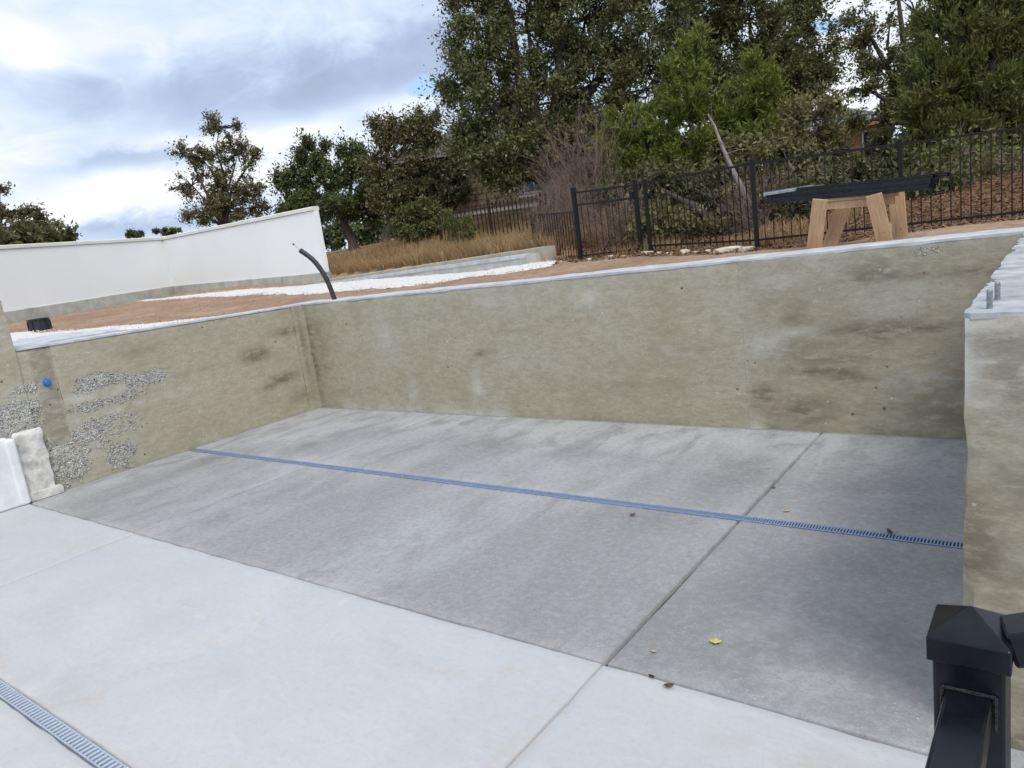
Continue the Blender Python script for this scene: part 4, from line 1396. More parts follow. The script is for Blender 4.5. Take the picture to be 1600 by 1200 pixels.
# ------------------------------------------------------------------ fallen leaves
def leaf(name, x, y, z, L, W, m, label, rz, curl=0.3, lobes=False):
    n = 8
    V, F = [], []
    for i in range(n + 1):
        f = i / n
        wv = W / 2 * math.sin(PI * min(max(f, 0.02), 0.98)) ** 0.7 * (1 + (0.28 * math.sin(f * PI * 5) if lobes else 0.06 * math.sin(f * 17)))
        zc = curl * L * (2 * f - 1) ** 2 * 0.35 + 0.004
        for s in (-1, 0, 1):
            V.append(((f - 0.5) * L, s * wv, zc + abs(s) * wv * curl * 0.8))
    for i in range(n):
        for k in range(2):
            F.append((i * 3 + k, i * 3 + k + 1, (i + 1) * 3 + k + 1, (i + 1) * 3 + k))
    me = bpy.data.meshes.new(name)
    me.from_pydata(V, [], F)
    me.polygons.foreach_set('use_smooth', np.ones(len(me.polygons), bool))
    o = empty(name, (x, y, z), rz)
    tag(o, label, 'leaf')
    b = link('blade', me, m, o)
    sm = b.modifiers.new('thickness', 'SOLIDIFY')
    sm.thickness = 0.0016
    MB().tube([(-L * 0.5, 0, 0.012), (-L * 0.62, 0.002, 0.005)], [0.0012, 0.0010], 5).build('stalk', m, o)
    return o


leaf('fallen_leaf', -1.80, 3.355, 0.004, 0.060, 0.036, M['leaf_brown'], 'brown curled leaf on the white patio near its edge', 0.5, 0.5)
leaf('fallen_leaf', -3.17, 5.55, -0.004, 0.065, 0.035, M['leaf_brown'], 'small brown leaf on the grey slab in front of the drain', 0.9, 0.6)
leaf('fallen_leaf', -1.93, 3.40, 0.000, 0.045, 0.026, M['leaf_dark'], 'tiny dark leaf caught in the joint beside the brown leaf', -0.3, 0.3)
leaf('fallen_leaf', -1.74, 3.90, -0.004, 0.070, 0.055, M['leaf_yellow'], 'yellow lobed leaf lying on the grey slab', 0.3, 0.25, True)
leaf('fallen_leaf', -2.04, 3.65, -0.004, 0.042, 0.022, M['leaf_pink'], 'pale tan leaf on the grey slab left of the yellow leaf', 0.1, 0.2)
leaf('fallen_leaf', -1.11, 5.87, -0.004, 0.095, 0.034, M['leaf_dark'], 'dark leaf lying across the blue drain grate', 2.1, 0.3)
leaf('fallen_leaf', -2.22, 6.56, -0.006, 0.045, 0.030, M['leaf_brown'], 'reddish leaf in the slab joint beyond the drain', 0.2, 0.4)
leaf('fallen_leaf', -1.95, 6.05, -0.004, 0.055, 0.030, M['leaf_pink'], 'pale leaf on the slab just beyond the drain', 0.6, 0.2)

# ------------------------------------------------------------------ limestone rocks at the fence
rr = random.Random(4)


def rock(x, y, sx, sy, sz, label, seed, group='limestone rocks along the fence'):
    bm = bmesh.new()
    bmesh.ops.create_icosphere(bm, subdivisions=2, radius=1.0)
    for v in bm.verts:
        c = v.co
        k = 1 + (float(fbm(c.x * 1.7, c.y * 1.7, c.z * 1.7 + seed, seed, 3)) - 0.5) * 0.9
        v.co = Vector((max(-.8, min(.8, c.x * k)) * sx, max(-.8, min(.8, c.y * k)) * sy, max(-.6, min(.7, c.z * k)) * sz))
    me = bpy.data.meshes.new('limestone_rock')
    bm.to_mesh(me)
    bm.free()
    o = link('limestone_rock', me, M['lime'])
    o.location = (x, y, tz1(x, y) + sz * 0.25)
    o.rotation_euler = (0, 0, seed * 0.7)
    tag(o, label, 'rock', group)
    return o


rock(-3.75, 9.93, 0.26, 0.13, 0.075, 'largest flat limestone rock left of the second fence post', 1)
rock(-3.42, 9.72, 0.16, 0.10, 0.065, 'limestone rock right at the foot of the fence post', 2)
rock(-4.55, 10.32, 0.11, 0.08, 0.055, 'limestone rock midway along the first fence panel', 3)
for k in range(11):
    f = k / 10
    x = -6.2 + 2.3 * f + rr.uniform(-.08, .08)
    y = np.interp(x, [-6.45, -5.5, -3.34], [10.42, 10.75, 9.78]) + rr.uniform(-.12, .10)
    rock(x, float(y), rr.uniform(.045, .09), rr.uniform(.035, .07), rr.uniform(.03, .05), 'small pale limestone rock at the foot of the gate and fence', 10 + k)

# ================================================================== houses beyond the trees
def stone_house():
    h = empty('stone_house', (-18.860, 25.535, 3.308))
    tag(h, 'tan stone house behind the brown fence, half hidden by the oaks', 'house')
    h.rotation_euler = (0, 0, R(32))
    MB().box(-4.0, 6.0, 0.03, 6.0, -0.8, 2.9).build('wall', M['mortar'], h)
    r = random.Random(3)
    blocks = [MB().box(-l / 2, l / 2, -0.05, 0.03, -0.115, 0.115).mesh('stone_block', 0.012) for l in (0.34, 0.46, 0.60)]
    for b in blocks:
        b.materials.append(M['stone'])
    for row in range(9):
        x = -3.9 + (row % 2) * 0.2
        while x < 5.6:
            k = r.randrange(3)
            l = (0.34, 0.46, 0.60)[k]
            z = -0.1 + row * 0.25
            cx = x + l / 2
            if not (0.35 < cx < 1.85 and 0.75 < z < 2.25):
                o = link('stone_block', blocks[k], None, h)
                o.location = (cx, 0.0 - r.uniform(0, 0.02), z)
            x += l + 0.02
    wn = MB().box(0.62, 1.58, -0.02, 0.028, 1.0, 2.1).build('window', M['frame_white'], h)
    MB().box(0.70, 1.08, -0.03, -0.0205, 1.08, 2.02).build('pane', M['window_sky'], wn)
    MB().box(1.12, 1.50, -0.03, -0.0205, 1.08, 2.02).build('pane', M['window_sky'], wn)
    MB().box(0.40, 1.80, -0.14, -0.06, 0.86, 0.96).build('sill', M['cream'], wn)
    MB().box(-4.1, 6.1, -0.12, -0.055, 0.45, 0.58).build('stone_band', M['cream'], h)
    rf = MB()
    rf.add([(-4.6, -0.6, 2.9), (6.6, -0.6, 2.9), (6.6, 6.6, 2.9), (-4.6, 6.6, 2.9), (-1.6, 3.0, 4.7), (3.6, 3.0, 4.7)],
           [(0, 1, 5, 4), (1, 2, 5), (2, 3, 4, 5), (3, 0, 4), (3, 2, 1, 0)])
    rf.build('roof', M['roof'], h)


M['windowblack'] = simple('dark_window_glass', (0.02, 0.022, 0.026), 0.12, var=0.3, scale=1.5, spec=0.5)
stone_house()


def roof_house():
    h = empty('hip_roof_house', (-8.185, 40.477, 3.680))
    tag(h, 'orange tan house with grey hip roof glimpsed between the right trees', 'house')
    h.rotation_euler = (0, 0, R(14))
    MB().box(-4.2, 1.15, 0.02, 6.0, -2.0, 2.05).build('wall', M['housewall'], h)
    wn = MB().box(-0.1, 0.75, -0.02, 0.016, 0.55, 1.75).build('window', M['frame_white'], h)
    MB().box(-0.02, 0.67, -0.032, -0.0205, 0.63, 1.67).build('pane', M['windowblack'], wn)
    rf = MB()
    rf.add([(-5, -0.7, 2.05), (1.7, -0.7, 2.05), (1.7, 6.6, 2.05), (-5, 6.6, 2.05), (-1.8, 3, 3.5), (-1.4, 3, 3.5)],
           [(0, 1, 5, 4), (1, 2, 5), (2, 3, 4, 5), (3, 0, 4), (3, 2, 1, 0)])
    o = rf.build('roof', M['roof'], h)
    MB().box(-5.02, 1.72, -0.74, -0.705, 1.90, 2.06).build('fascia', M['housewall'], o)


roof_house()

# ================================================================== plants
def leaf_cards(C, U, Vv, la, lb):
    """diamond leaves: centre C, long axis U (unit), cross axis Vv (unit), half lengths"""
    n = len(C)
    la = np.asarray(la)[:, None]
    lb = np.asarray(lb)[:, None]
    P = np.stack([C - U * la, C - U * la * 0.1 + Vv * lb, C + U * la, C - U * la * 0.1 - Vv * lb], 1).reshape(-1, 3)
    F = np.arange(n * 4).reshape(n, 4)
    return P, F


def unit(v):
    return v / (np.linalg.norm(v, axis=1, keepdims=True) + 1e-9)


def lobe_clumps(lobes, nper, r, shell=0.45, gap=0.0, seed=0, flat=0.75):
    """clump centres through the lobes, most of them towards the outside; gaps follow a 3-D noise"""
    out = []
    vol = np.array([l[3] ** 2 for l in lobes]) ** 0.8
    cnt = np.maximum(2, (nper * vol / vol.sum()).astype(int))
    for l, n in zip(lobes, cnt):
        d = unit(r.normal(0, 1, (n, 3)))
        q = shell + (1 - shell) * r.uniform(0, 1, n) ** 0.6
        bump = 0.72 + 0.56 * fbm(d[:, 0] * 2 + l[0], d[:, 1] * 2 + l[1], d[:, 2] * 2 + l[2], seed, 3)
        p = d * (q * bump)[:, None] * np.array((l[3], l[3], l[4]))
        nb = max(3, n // 9)                      # boughs: clumps gather round a few centres, with shade between
        bc_ = p[r.integers(0, n, nb)]
        near = np.argmin(((p[:, None] - bc_[None]) ** 2).sum(-1), 1)
        p = p + (bc_[near] - p) * r.uniform(0.35, 0.7, (n, 1))
        out.append(np.c_[p + np.array(l[:3]), np.tile(np.array(l[:3]), (n, 1))])
    out = np.concatenate(out)
    if gap > 0:
        g_ = fbm(out[:, 0] * 0.9, out[:, 1] * 0.9, out[:, 2] * 0.9, seed + 3, 2)
        out = out[g_ > np.quantile(g_, gap)]
    return out


def foliage(lobes, nclump, per, cr, lsize, seed, style='oak', gap=0.15, shell=0.45):
    r = np.random.default_rng(seed)
    cl = lobe_clumps(lobes, nclump, r, shell, gap, seed)
    n = len(cl)
    per_i = np.maximum(3, r.poisson(per, n))
    k = np.repeat(np.arange(n), per_i)
    c = cl[k, :3]
    outw = unit(cl[k, :3] - cl[k, 3:] + r.normal(0, 0.2, (len(k), 3)))
    N = len(k)
    crs = (cr * r.uniform(0.6, 1.3, n))[k][:, None]
    # every clump is a handful of twig sprays that reach outwards; leaves sit along the sprays
    K = 6
    upb, spread, jit = (0.25, 0.75, 0.17) if style == 'oak' else (0.95, 0.45, 0.10)
    sd3 = unit(unit(cl[:, :3] - cl[:, 3:])[:, None, :].repeat(K, 1).reshape(-1, 3) * 0.8 + r.normal(0, spread, (n * K, 3)) + np.array((0, 0, upb))).reshape(n, K, 3)
    sl = r.uniform(0.5, 1.5, (n, K))
    kk = r.integers(0, K, N)
    sp = sd3[k, kk]
    tt = r.uniform(-0.25, 1.0, N)[:, None]
    C = c + sp * tt * crs * sl[k, kk][:, None] * 1.25 + r.normal(0, jit, (N, 3)) * crs
    if style == 'oak':
        U = unit(r.normal(0, 0.8, (N, 3)) + sp * 0.8)
        W = unit(np.cross(U, r.normal(0, 0.75, (N, 3)) + np.array((0, 0, 1.1)) + outw * 0.4))
        s = lsize * (0.45 + 1.1 * r.uniform(0, 1, N) ** 1.6)
        return leaf_cards(C, U, W, s, s * 0.50), cl
    U = unit(sp + r.normal(0, 0.40, (N, 3)))
    W = unit(np.cross(U, r.normal(0, 1, (N, 3))))
    s = lsize * r.uniform(0.6, 1.4, N)
    return leaf_cards(C, U, W, s * 1.25, s * 0.32), cl


def limbs(base, fork, lobes, r0, seed, clumps, twigs=140, tw=0.012, trunk_pts=None):
    """one continuous tapering trunk, limbs to every lobe, and twigs out to the clumps"""
    r = np.random.default_rng(seed + 50)
    mb = MB()
    base, fork = Vector(base), Vector(fork)
    tp = [base - Vector((0, 0, 0.3))] + [Vector(p) for p in (trunk_pts or [])]
    if not trunk_pts:
        for f in (0.0, 0.25, 0.5, 0.75):
            tp.append(base.lerp(fork, f) + Vector((r.normal(0, .05), r.normal(0, .05), 0)))
    tp.append(fork)
    rad = [r0 * (1.5 if i == 0 else 1.25 if i == 1 else 1.0 - 0.35 * i / len(tp)) for i in range(len(tp))]
    mb.tube(tp, rad, 10)
    for l in lobes:
        e = Vector(l[:3])
        d = e - fork
        m1 = fork + d * 0.35 + Vector((r.normal(0, .12), r.normal(0, .12), 0.10 * d.length))
        m2 = fork + d * 0.7 + Vector((r.normal(0, .15), r.normal(0, .15), 0.08 * d.length))
        mb.tube([fork - Vector((0, 0, 0.05)), m1, m2, e], [r0 * .55, r0 * .36, r0 * .2, r0 * .07], 7)
    nt = min(twigs, len(clumps))
    for i in r.choice(len(clumps), nt, replace=False):
        a = Vector(clumps[i, 3:])
        b = Vector(clumps[i, :3])
        m1 = a.lerp(b, 0.5) + Vector((r.normal(0, .1), r.normal(0, .1), r.normal(0.05, .08)))
        mb.tube([a, m1, b], [tw * 2.0, tw * 1.3, tw * 0.5], 4, cap=False)
    return mb


def tree(name, label, cat, base, fork, lobes, r0, nclump, per, cr, lsize, m, seed, style='oak', gap=0.15, shell=0.45, group=None, twigs=140, bark='bark', trunk_pts=None, part='crown', tw=0.012):
    b = Vector(base)
    t = empty(name, b)
    tag(t, label, cat, group)
    (P, F), cl = foliage(lobes, nclump, per, cr, lsize, seed, style, gap, shell)
    crown = link(part, npmesh('crown', P - np.array(b), F), M[m], t)
    mb = limbs(b, fork, lobes, r0, seed, cl, twigs, tw, trunk_pts)
    mb.v = [(x - b.x, y - b.y, z - b.z) for (x, y, z) in mb.v]
    tr = mb.build('trunk' if cat == 'tree' else 'stems', M[bark], t, smooth=True)
    return t


def on_ground(p, sink=0.0):
    return (p[0], p[1], tz1(p[0], p[1]) - sink)


OAKS = 'oaks beyond the walls'
# lone sparse tree behind the white wall
tree('sparse_tree', 'lone sparse brownish tree standing behind the white garden wall', 'tree', on_ground((-30.279, 19.080, 2.948)), (-30.349, 19.500, 4.853),
     [(-30.564, 20.397, 9.121, 0.861, 0.746), (-31.116, 19.639, 7.820, 0.976, 0.861), (-29.887, 20.622, 7.896, 0.976, 0.976), (-31.513, 19.066, 6.772, 0.861, 0.746), (-30.485, 19.830, 6.602, 1.320, 1.148), (-29.412, 20.627, 6.425, 0.918, 0.746), (-30.357, 19.647, 5.467, 1.664, 0.803), (-29.264, 20.515, 5.510, 0.746, 0.517), (-31.381, 18.817, 5.358, 0.746, 0.402), (-31.875, 19.179, 8.363, 0.459, 0.344), (-29.250, 21.131, 7.930, 0.459, 0.287)],
     0.17, 820, 40, 0.28, 0.054, 'oak_brown', 11, 'oak', 0.12, 0.25, None, 380, tw=0.014)
# green oak next to the white wall's end
tree('oak_tree', 'dark green oak with leaning trunk at the end of the white wall', 'tree', on_ground((-25.633, 22.769, 3.129)), (-26.107, 22.750, 4.543),
     [(-27.261, 22.560, 7.407, 0.861, 0.746), (-27.976, 21.730, 6.327, 0.861, 0.803), (-26.834, 22.578, 6.139, 1.148, 1.033), (-25.865, 23.542, 6.954, 0.976, 0.803), (-25.234, 23.733, 5.736, 0.976, 1.090), (-27.390, 21.887, 5.117, 1.148, 0.574), (-26.136, 22.840, 4.994, 1.291, 0.689), (-28.079, 21.444, 5.509, 0.689, 0.517)],
     0.24, 900, 72, 0.36, 0.066, 'oak_green', 12, 'oak', 0.05, 0.3, OAKS, 120)
tree('oak_tree', 'olive oak between the leaning green oak and the giant oak', 'tree', on_ground((-23.095, 22.160, 3.091)), (-22.897, 22.633, 4.366),
     [(-23.026, 23.354, 7.657, 0.755, 0.809), (-22.229, 23.881, 7.264, 0.755, 0.647), (-21.742, 24.373, 7.707, 0.647, 0.809), (-23.179, 22.881, 6.244, 1.078, 0.917), (-22.105, 23.647, 5.936, 1.213, 1.078), (-21.037, 24.538, 6.152, 1.078, 1.213), (-22.733, 22.886, 4.862, 1.186, 0.701), (-21.447, 23.874, 4.781, 1.213, 0.701), (-20.420, 24.670, 4.742, 0.917, 0.809)],
     0.22, 1150, 72, 0.36, 0.066, 'oak_brown', 13, 'oak', 0.05, 0.3, OAKS, 120)
tree('oak_tree', 'slender oak trunk behind the hedge with shaded crown', 'tree', on_ground((-24.862, 24.695, 3.233)), (-24.811, 25.119, 4.774),
     [(-24.470, 25.588, 5.578, 1.478, 0.887), (-25.870, 24.333, 4.949, 1.064, 0.710), (-23.282, 26.256, 4.522, 1.183, 0.710)], 0.16, 260, 55, 0.36, 0.085, 'oak', 14, 'oak', 0.08, 0.35, OAKS, 60)
# giant live oak
tree('live_oak_tree', 'giant live oak with dark dense crown rising out of the picture', 'tree', on_ground((-13.472, 20.608, 2.962)), (-13.704, 20.740, 4.215),
     [(-15.677, 20.487, 9.400, 1.148, 1.043), (-16.075, 19.863, 8.150, 0.877, 0.835), (-15.284, 20.248, 7.209, 1.377, 1.085), (-15.834, 19.561, 6.186, 0.835, 0.710), (-15.124, 19.861, 5.158, 1.294, 0.626), (-14.264, 21.512, 9.066, 1.586, 1.461), (-14.068, 21.076, 6.705, 1.503, 1.294), (-14.133, 20.689, 5.359, 1.252, 0.710),
      (-12.775, 22.720, 9.225, 1.795, 1.461), (-12.582, 22.357, 7.169, 1.586, 1.377), (-11.278, 23.782, 8.776, 1.544, 1.461), (-11.168, 23.357, 6.733, 1.377, 1.169), (-13.385, 22.822, 11.554, 2.713, 1.670), (-11.060, 24.550, 11.170, 2.087, 1.461), (-15.372, 21.244, 11.477, 1.670, 1.252), (-12.895, 21.746, 5.701, 1.043, 0.835), (-14.868, 19.910, 4.549, 0.751, 0.292)],
     0.46, 3300, 62, 0.46, 0.061, 'oak', 15, 'oak', 0.03, 0.35, OAKS, 260, tw=0.016)
tree('live_oak_tree', 'broad live oak behind the bright junipers right of the giant', 'tree', on_ground((-9.425, 27.529, 2.403)), (-9.557, 28.170, 5.386),
     [(-11.099, 27.934, 9.286, 1.643, 1.409), (-9.608, 29.100, 9.268, 1.409, 1.291), (-8.571, 29.699, 8.413, 1.174, 1.221), (-7.824, 30.255, 8.290, 0.939, 1.409), (-10.886, 27.581, 7.200, 1.643, 1.409), (-9.207, 28.885, 7.151, 1.643, 1.291), (-7.527, 30.146, 6.919, 0.657, 0.610), (-10.382, 29.036, 11.446, 2.113, 1.409), (-7.944, 30.677, 10.360, 0.939, 0.939), (-8.265, 29.415, 6.312, 1.174, 0.610)],
     0.36, 1650, 72, 0.46, 0.068, 'oak', 16, 'oak', 0.04, 0.3, OAKS, 160, tw=0.016)
tree('live_oak_tree', 'open live oak with sky gaps left of the dark right juniper', 'tree', on_ground((-3.504, 25.720, 2.493)), (-3.832, 25.939, 4.403),
     [(-5.165, 25.690, 7.593, 0.650, 0.650), (-4.477, 26.155, 7.294, 0.842, 0.842), (-5.230, 25.433, 6.769, 0.459, 0.383), (-4.538, 25.809, 6.098, 0.842, 0.459), (-3.873, 26.697, 7.566, 0.842, 0.880), (-5.062, 25.257, 5.534, 0.459, 0.191), (-3.999, 26.093, 5.545, 0.765, 0.650), (-3.255, 26.971, 6.721, 0.957, 1.148), (-4.499, 26.556, 8.969, 1.148, 0.765), (-4.141, 25.793, 4.788, 0.765, 0.268), (-3.081, 26.683, 5.022, 0.842, 0.957), (-5.201, 24.894, 4.518, 0.421, 0.230), (-4.364, 25.521, 4.398, 0.421, 0.268)],
     0.26, 900, 60, 0.32, 0.048, 'oak', 17, 'oak', 0.18, 0.35, OAKS, 200)
# junipers
JUN = 'junipers behind the black fence'
tree('juniper_tree', 'dark tall juniper filling the upper right corner', 'tree', on_ground((-1.396, 18.147, 1.857)), (-1.463, 18.382, 3.007),
     [(-1.911, 18.681, 5.612, 0.861, 0.913), (-1.290, 19.174, 5.636, 0.861, 1.043), (-2.208, 18.177, 4.522, 0.704, 0.626), (-1.585, 18.639, 4.419, 0.861, 0.861), (-0.912, 19.171, 4.435, 0.783, 1.043), (-1.883, 18.165, 3.456, 0.730, 0.522), (-1.208, 18.651, 3.281, 0.861, 0.652), (-2.512, 17.808, 4.003, 0.443, 0.339), (-1.512, 19.294, 6.812, 1.043, 0.783), (-0.455, 19.700, 5.119, 0.783, 1.174), (-0.428, 19.214, 3.089, 0.783, 0.783), (-2.400, 17.734, 3.351, 0.391, 0.313)],
     0.20, 1900, 74, 0.30, 0.050, 'juniper_dark', 21, 'jun', 0.02, 0.3, JUN, 160, tw=0.01)
tree('juniper_tree', 'rounded bright green juniper above the bare bush', 'tree', on_ground((-8.079, 15.589, 2.227)), (-8.120, 15.888, 3.554),
     [(-8.193, 16.102, 4.642, 0.650, 0.503), (-7.892, 16.200, 4.090, 0.650, 0.503), (-8.540, 15.737, 4.269, 0.384, 0.384), (-8.181, 15.896, 3.779, 0.591, 0.355)], 0.09, 330, 100, 0.22, 0.045, 'juniper', 22, 'jun', 0.05, 0.3, JUN, 60, tw=0.008)
tree('juniper_tree', 'tallest bright juniper with pointed top in front of the oaks', 'tree', on_ground((-6.724, 15.985, 2.151)), (-6.800, 16.293, 3.626),
     [(-6.779, 16.997, 6.379, 0.201, 0.373), (-6.862, 16.786, 5.794, 0.402, 0.459), (-7.223, 16.431, 5.505, 0.316, 0.344), (-6.594, 16.864, 5.262, 0.430, 0.430), (-6.988, 16.467, 4.910, 0.603, 0.430), (-7.325, 16.112, 4.548, 0.430, 0.373), (-6.527, 16.739, 4.555, 0.488, 0.430), (-6.921, 16.326, 4.133, 0.746, 0.430), (-7.085, 16.065, 3.603, 0.574, 0.287)],
     0.10, 520, 100, 0.22, 0.045, 'juniper', 23, 'jun', 0.08, 0.25, JUN, 80, tw=0.008)
tree('juniper_tree', 'smaller bright juniper between the tallest one and the yellow shrub', 'tree', on_ground((-5.303, 16.422, 2.032)), (-5.347, 16.794, 3.659),
     [(-5.568, 17.061, 5.423, 0.250, 0.306), (-5.341, 17.118, 4.940, 0.473, 0.417), (-5.725, 16.766, 4.734, 0.362, 0.362), (-5.168, 17.112, 4.372, 0.417, 0.362), (-5.551, 16.743, 4.098, 0.557, 0.362)], 0.09, 320, 95, 0.22, 0.044, 'juniper', 24, 'jun', 0.08, 0.25, JUN, 60, tw=0.008)

# shrubs behind the fence
SCR = 'scrub behind the black fence'
shrubs = [
    ('yellow grey shrub with fine leaves left of the roofed house', 'yellow_scrub', [(-3.847, 14.820, 4.010, 0.610, 0.493), (-4.168, 14.468, 3.608, 0.470, 0.423), (-3.577, 14.870, 3.362, 0.352, 0.352), (-3.882, 14.567, 3.105, 0.657, 0.423)], ((-3.838, 14.306, 1.924)), 320, 36, 0.045, 120),
    ('grey stemmed scrub between the smaller juniper and the yellow shrub', 'yellow_scrub', [(-4.851, 14.537, 3.437, 0.487, 0.487), (-4.603, 14.603, 2.923, 0.536, 0.438), (-5.146, 14.392, 3.781, 0.317, 0.365)], ((-4.735, 14.263, 1.977)), 170, 26, 0.045, 110),
    ('dark scrub under the rounded juniper behind the gate', 'scrub', [(-7.073, 13.381, 3.193, 0.580, 0.353), (-6.524, 13.835, 3.286, 0.580, 0.403), (-6.718, 13.568, 2.829, 0.630, 0.277)], ((-6.809, 13.326, 2.146)), 240, 36, 0.05, 70),
    ('dark scrub under the tallest juniper behind the first fence panel', 'scrub', [(-5.717, 13.776, 3.107, 0.609, 0.438), (-5.325, 13.979, 2.688, 0.560, 0.365), (-5.855, 13.540, 2.598, 0.487, 0.268)], ((-5.558, 13.634, 2.041)), 260, 36, 0.05, 70),
    ('olive scrub behind the left end of the stacked rails', 'scrub', [(-3.964, 13.196, 2.543, 0.504, 0.329), (-3.574, 13.526, 2.638, 0.504, 0.351), (-3.786, 13.262, 2.248, 0.526, 0.175)], ((-3.782, 13.193, 1.960)), 250, 36, 0.045, 70),
    ('dark green scrub behind the right end of the stacked rails', 'scrub', [(-3.151, 14.417, 2.803, 0.520, 0.317), (-2.789, 14.650, 2.600, 0.565, 0.339), (-3.145, 14.317, 2.385, 0.520, 0.271), (-2.524, 14.943, 2.941, 0.452, 0.339)], ((-2.942, 14.353, 1.891)), 320, 36, 0.046, 80),
    ('low brushy scrub under the dark juniper at the right edge', 'juniper_dark', [(-2.062, 15.948, 2.918, 0.470, 0.305), (-1.597, 16.336, 3.013, 0.540, 0.305), (-1.034, 16.711, 2.749, 0.587, 0.305), (-2.338, 15.657, 2.622, 0.352, 0.235)], ((-1.676, 16.007, 1.944)), 240, 34, 0.05, 90),
    ('olive scrub filling the fence line right of the second fence post', 'scrub', [(-2.110, 14.113, 2.465, 0.424, 0.233), (-1.774, 14.388, 2.513, 0.382, 0.212), (-2.361, 13.875, 2.301, 0.318, 0.191)], ((-2.020, 14.064, 1.987)), 190, 36, 0.046, 60),
    ('tan dry scrub behind the fence at the right picture edge', 'yellow_scrub', [(-1.127, 15.282, 2.502, 0.435, 0.196), (-0.696, 15.628, 2.536, 0.435, 0.217), (-1.429, 15.031, 2.446, 0.283, 0.152)], ((-0.991, 15.251, 1.952)), 150, 30, 0.044, 80),
    ('tan dry scrub behind the gate and fallen tree', 'yellow_scrub', [(-5.573, 12.176, 2.473, 0.490, 0.223), (-6.015, 11.834, 2.492, 0.401, 0.178), (-5.040, 12.545, 2.277, 0.445, 0.178)], ((-5.568, 12.085, 2.094)), 170, 30, 0.044, 80),
    ('shaded scrub below the dark juniper and the grey hip roof', 'scrub', [(-3.359, 18.359, 3.682, 0.278, 0.167), (-3.498, 18.175, 3.381, 0.362, 0.139), (-3.001, 18.554, 3.339, 0.501, 0.306), (-2.670, 18.824, 3.379, 0.473, 0.306), (-3.441, 18.177, 3.209, 0.362, 0.223)], ((-3.094, 18.148, 2.005)), 170, 36, 0.055, 50),
]
for i, (lab, m, lobes, base, nc, per, ls, tw_) in enumerate(shrubs):
    b = on_ground(base)
    tree('scrub_bush', lab, 'bush', b, (b[0], b[1], b[2] + 0.35), lobes, 0.04, nc, per, 0.24, ls, m, 60 + i, 'oak', 0.12, 0.15, SCR, tw_, 'twig', None, 'foliage', 0.006)

# background thicket that closes the view under the big oaks
BG = 'shaded undergrowth below the big oaks'
for i, (lab, lobes, base) in enumerate([
        ('shaded undergrowth between the giant oak and the rounded juniper', [(-14.014, 24.346, 4.071, 1.409, 0.939), (-12.709, 25.372, 4.084, 1.409, 1.174)], (-13.436, 24.434, 2.609)),
        ('shaded undergrowth behind the tallest juniper', [(-11.218, 26.538, 4.066, 1.409, 1.409), (-10.103, 27.480, 4.337, 1.409, 1.409)], (-10.634, 26.517, 2.147)),
        ('shaded undergrowth behind the yellow shrub', [(-8.608, 28.591, 4.091, 1.409, 1.409), (-7.295, 29.453, 3.418, 1.174, 1.174)], (-7.834, 28.654, 1.913)),
        ('shaded undergrowth behind the dark right juniper', [(-4.168, 29.352, 3.564, 1.304, 1.087), (-2.787, 30.431, 3.547, 1.522, 1.304), (-1.406, 31.510, 3.530, 1.522, 1.304)], (-3.108, 29.718, 1.701))]):
    b = on_ground(base)
    tree('undergrowth_bush', lab, 'bush', b, (b[0], b[1], b[2] + 0.5), lobes, 0.06, 260, 46, 0.42, 0.10, 'scrub', 80 + i, 'oak', 0.05, 0.1, BG, 40, 'bark', None, 'foliage', 0.01)

# clipped hedge, dark juniper bush, left edge and distant trees
b = on_ground((-17.708, 18.552, 2.845))
tree('clipped_hedge', 'clipped rounded green hedge at the left end of the brown fence', 'bush', b, (b[0], b[1], b[2] + 0.3), [(-17.976, 18.511, 3.522, 0.522, 0.609), (-17.493, 18.896, 3.547, 0.522, 0.696), (-17.720, 18.780, 3.796, 0.522, 0.391), (-17.713, 18.643, 3.225, 0.739, 0.304)],
     0.05, 420, 40, 0.16, 0.055, 'hedge', 91, 'oak', 0.0, 0.55, None, 20, 'bark', None, 'foliage')
b = on_ground((-12.906, 15.095, 2.444))
tree('dark_bush', 'dark upright bush in the dry grass before the brown fence', 'bush', b, (b[0], b[1], b[2] + 0.2), [(-13.047, 15.113, 2.961, 0.237, 0.407), (-12.806, 15.321, 3.036, 0.271, 0.509), (-12.909, 15.150, 2.675, 0.339, 0.237), (-13.212, 15.048, 3.218, 0.170, 0.271)],
     0.03, 220, 36, 0.16, 0.045, 'juniper_dark', 92, 'jun', 0.1, 0.2, None, 60, 'bark', None, 'foliage', 0.006)
tree('oak_tree', 'dark oak cut by the left edge behind the white wall', 'tree', on_ground((-50.935, 17.589, 4.807)), (-51.104, 17.788, 6.135),
     [(-51.747, 17.959, 8.840, 0.995, 0.765), (-50.583, 18.685, 8.091, 0.765, 0.536), (-49.454, 19.478, 7.719, 0.842, 0.497), (-49.903, 18.987, 7.162, 1.148, 0.344), (-48.685, 19.892, 6.961, 0.536, 0.191), (-51.270, 17.915, 7.164, 0.918, 0.536), (-51.148, 18.590, 9.483, 0.383, 0.383)], 0.2, 330, 36, 0.34, 0.085, 'oak_brown', 93, 'oak', 0.2, 0.3, OAKS, 120, tw=0.02)
FAR = 'distant tree tops over the white wall'
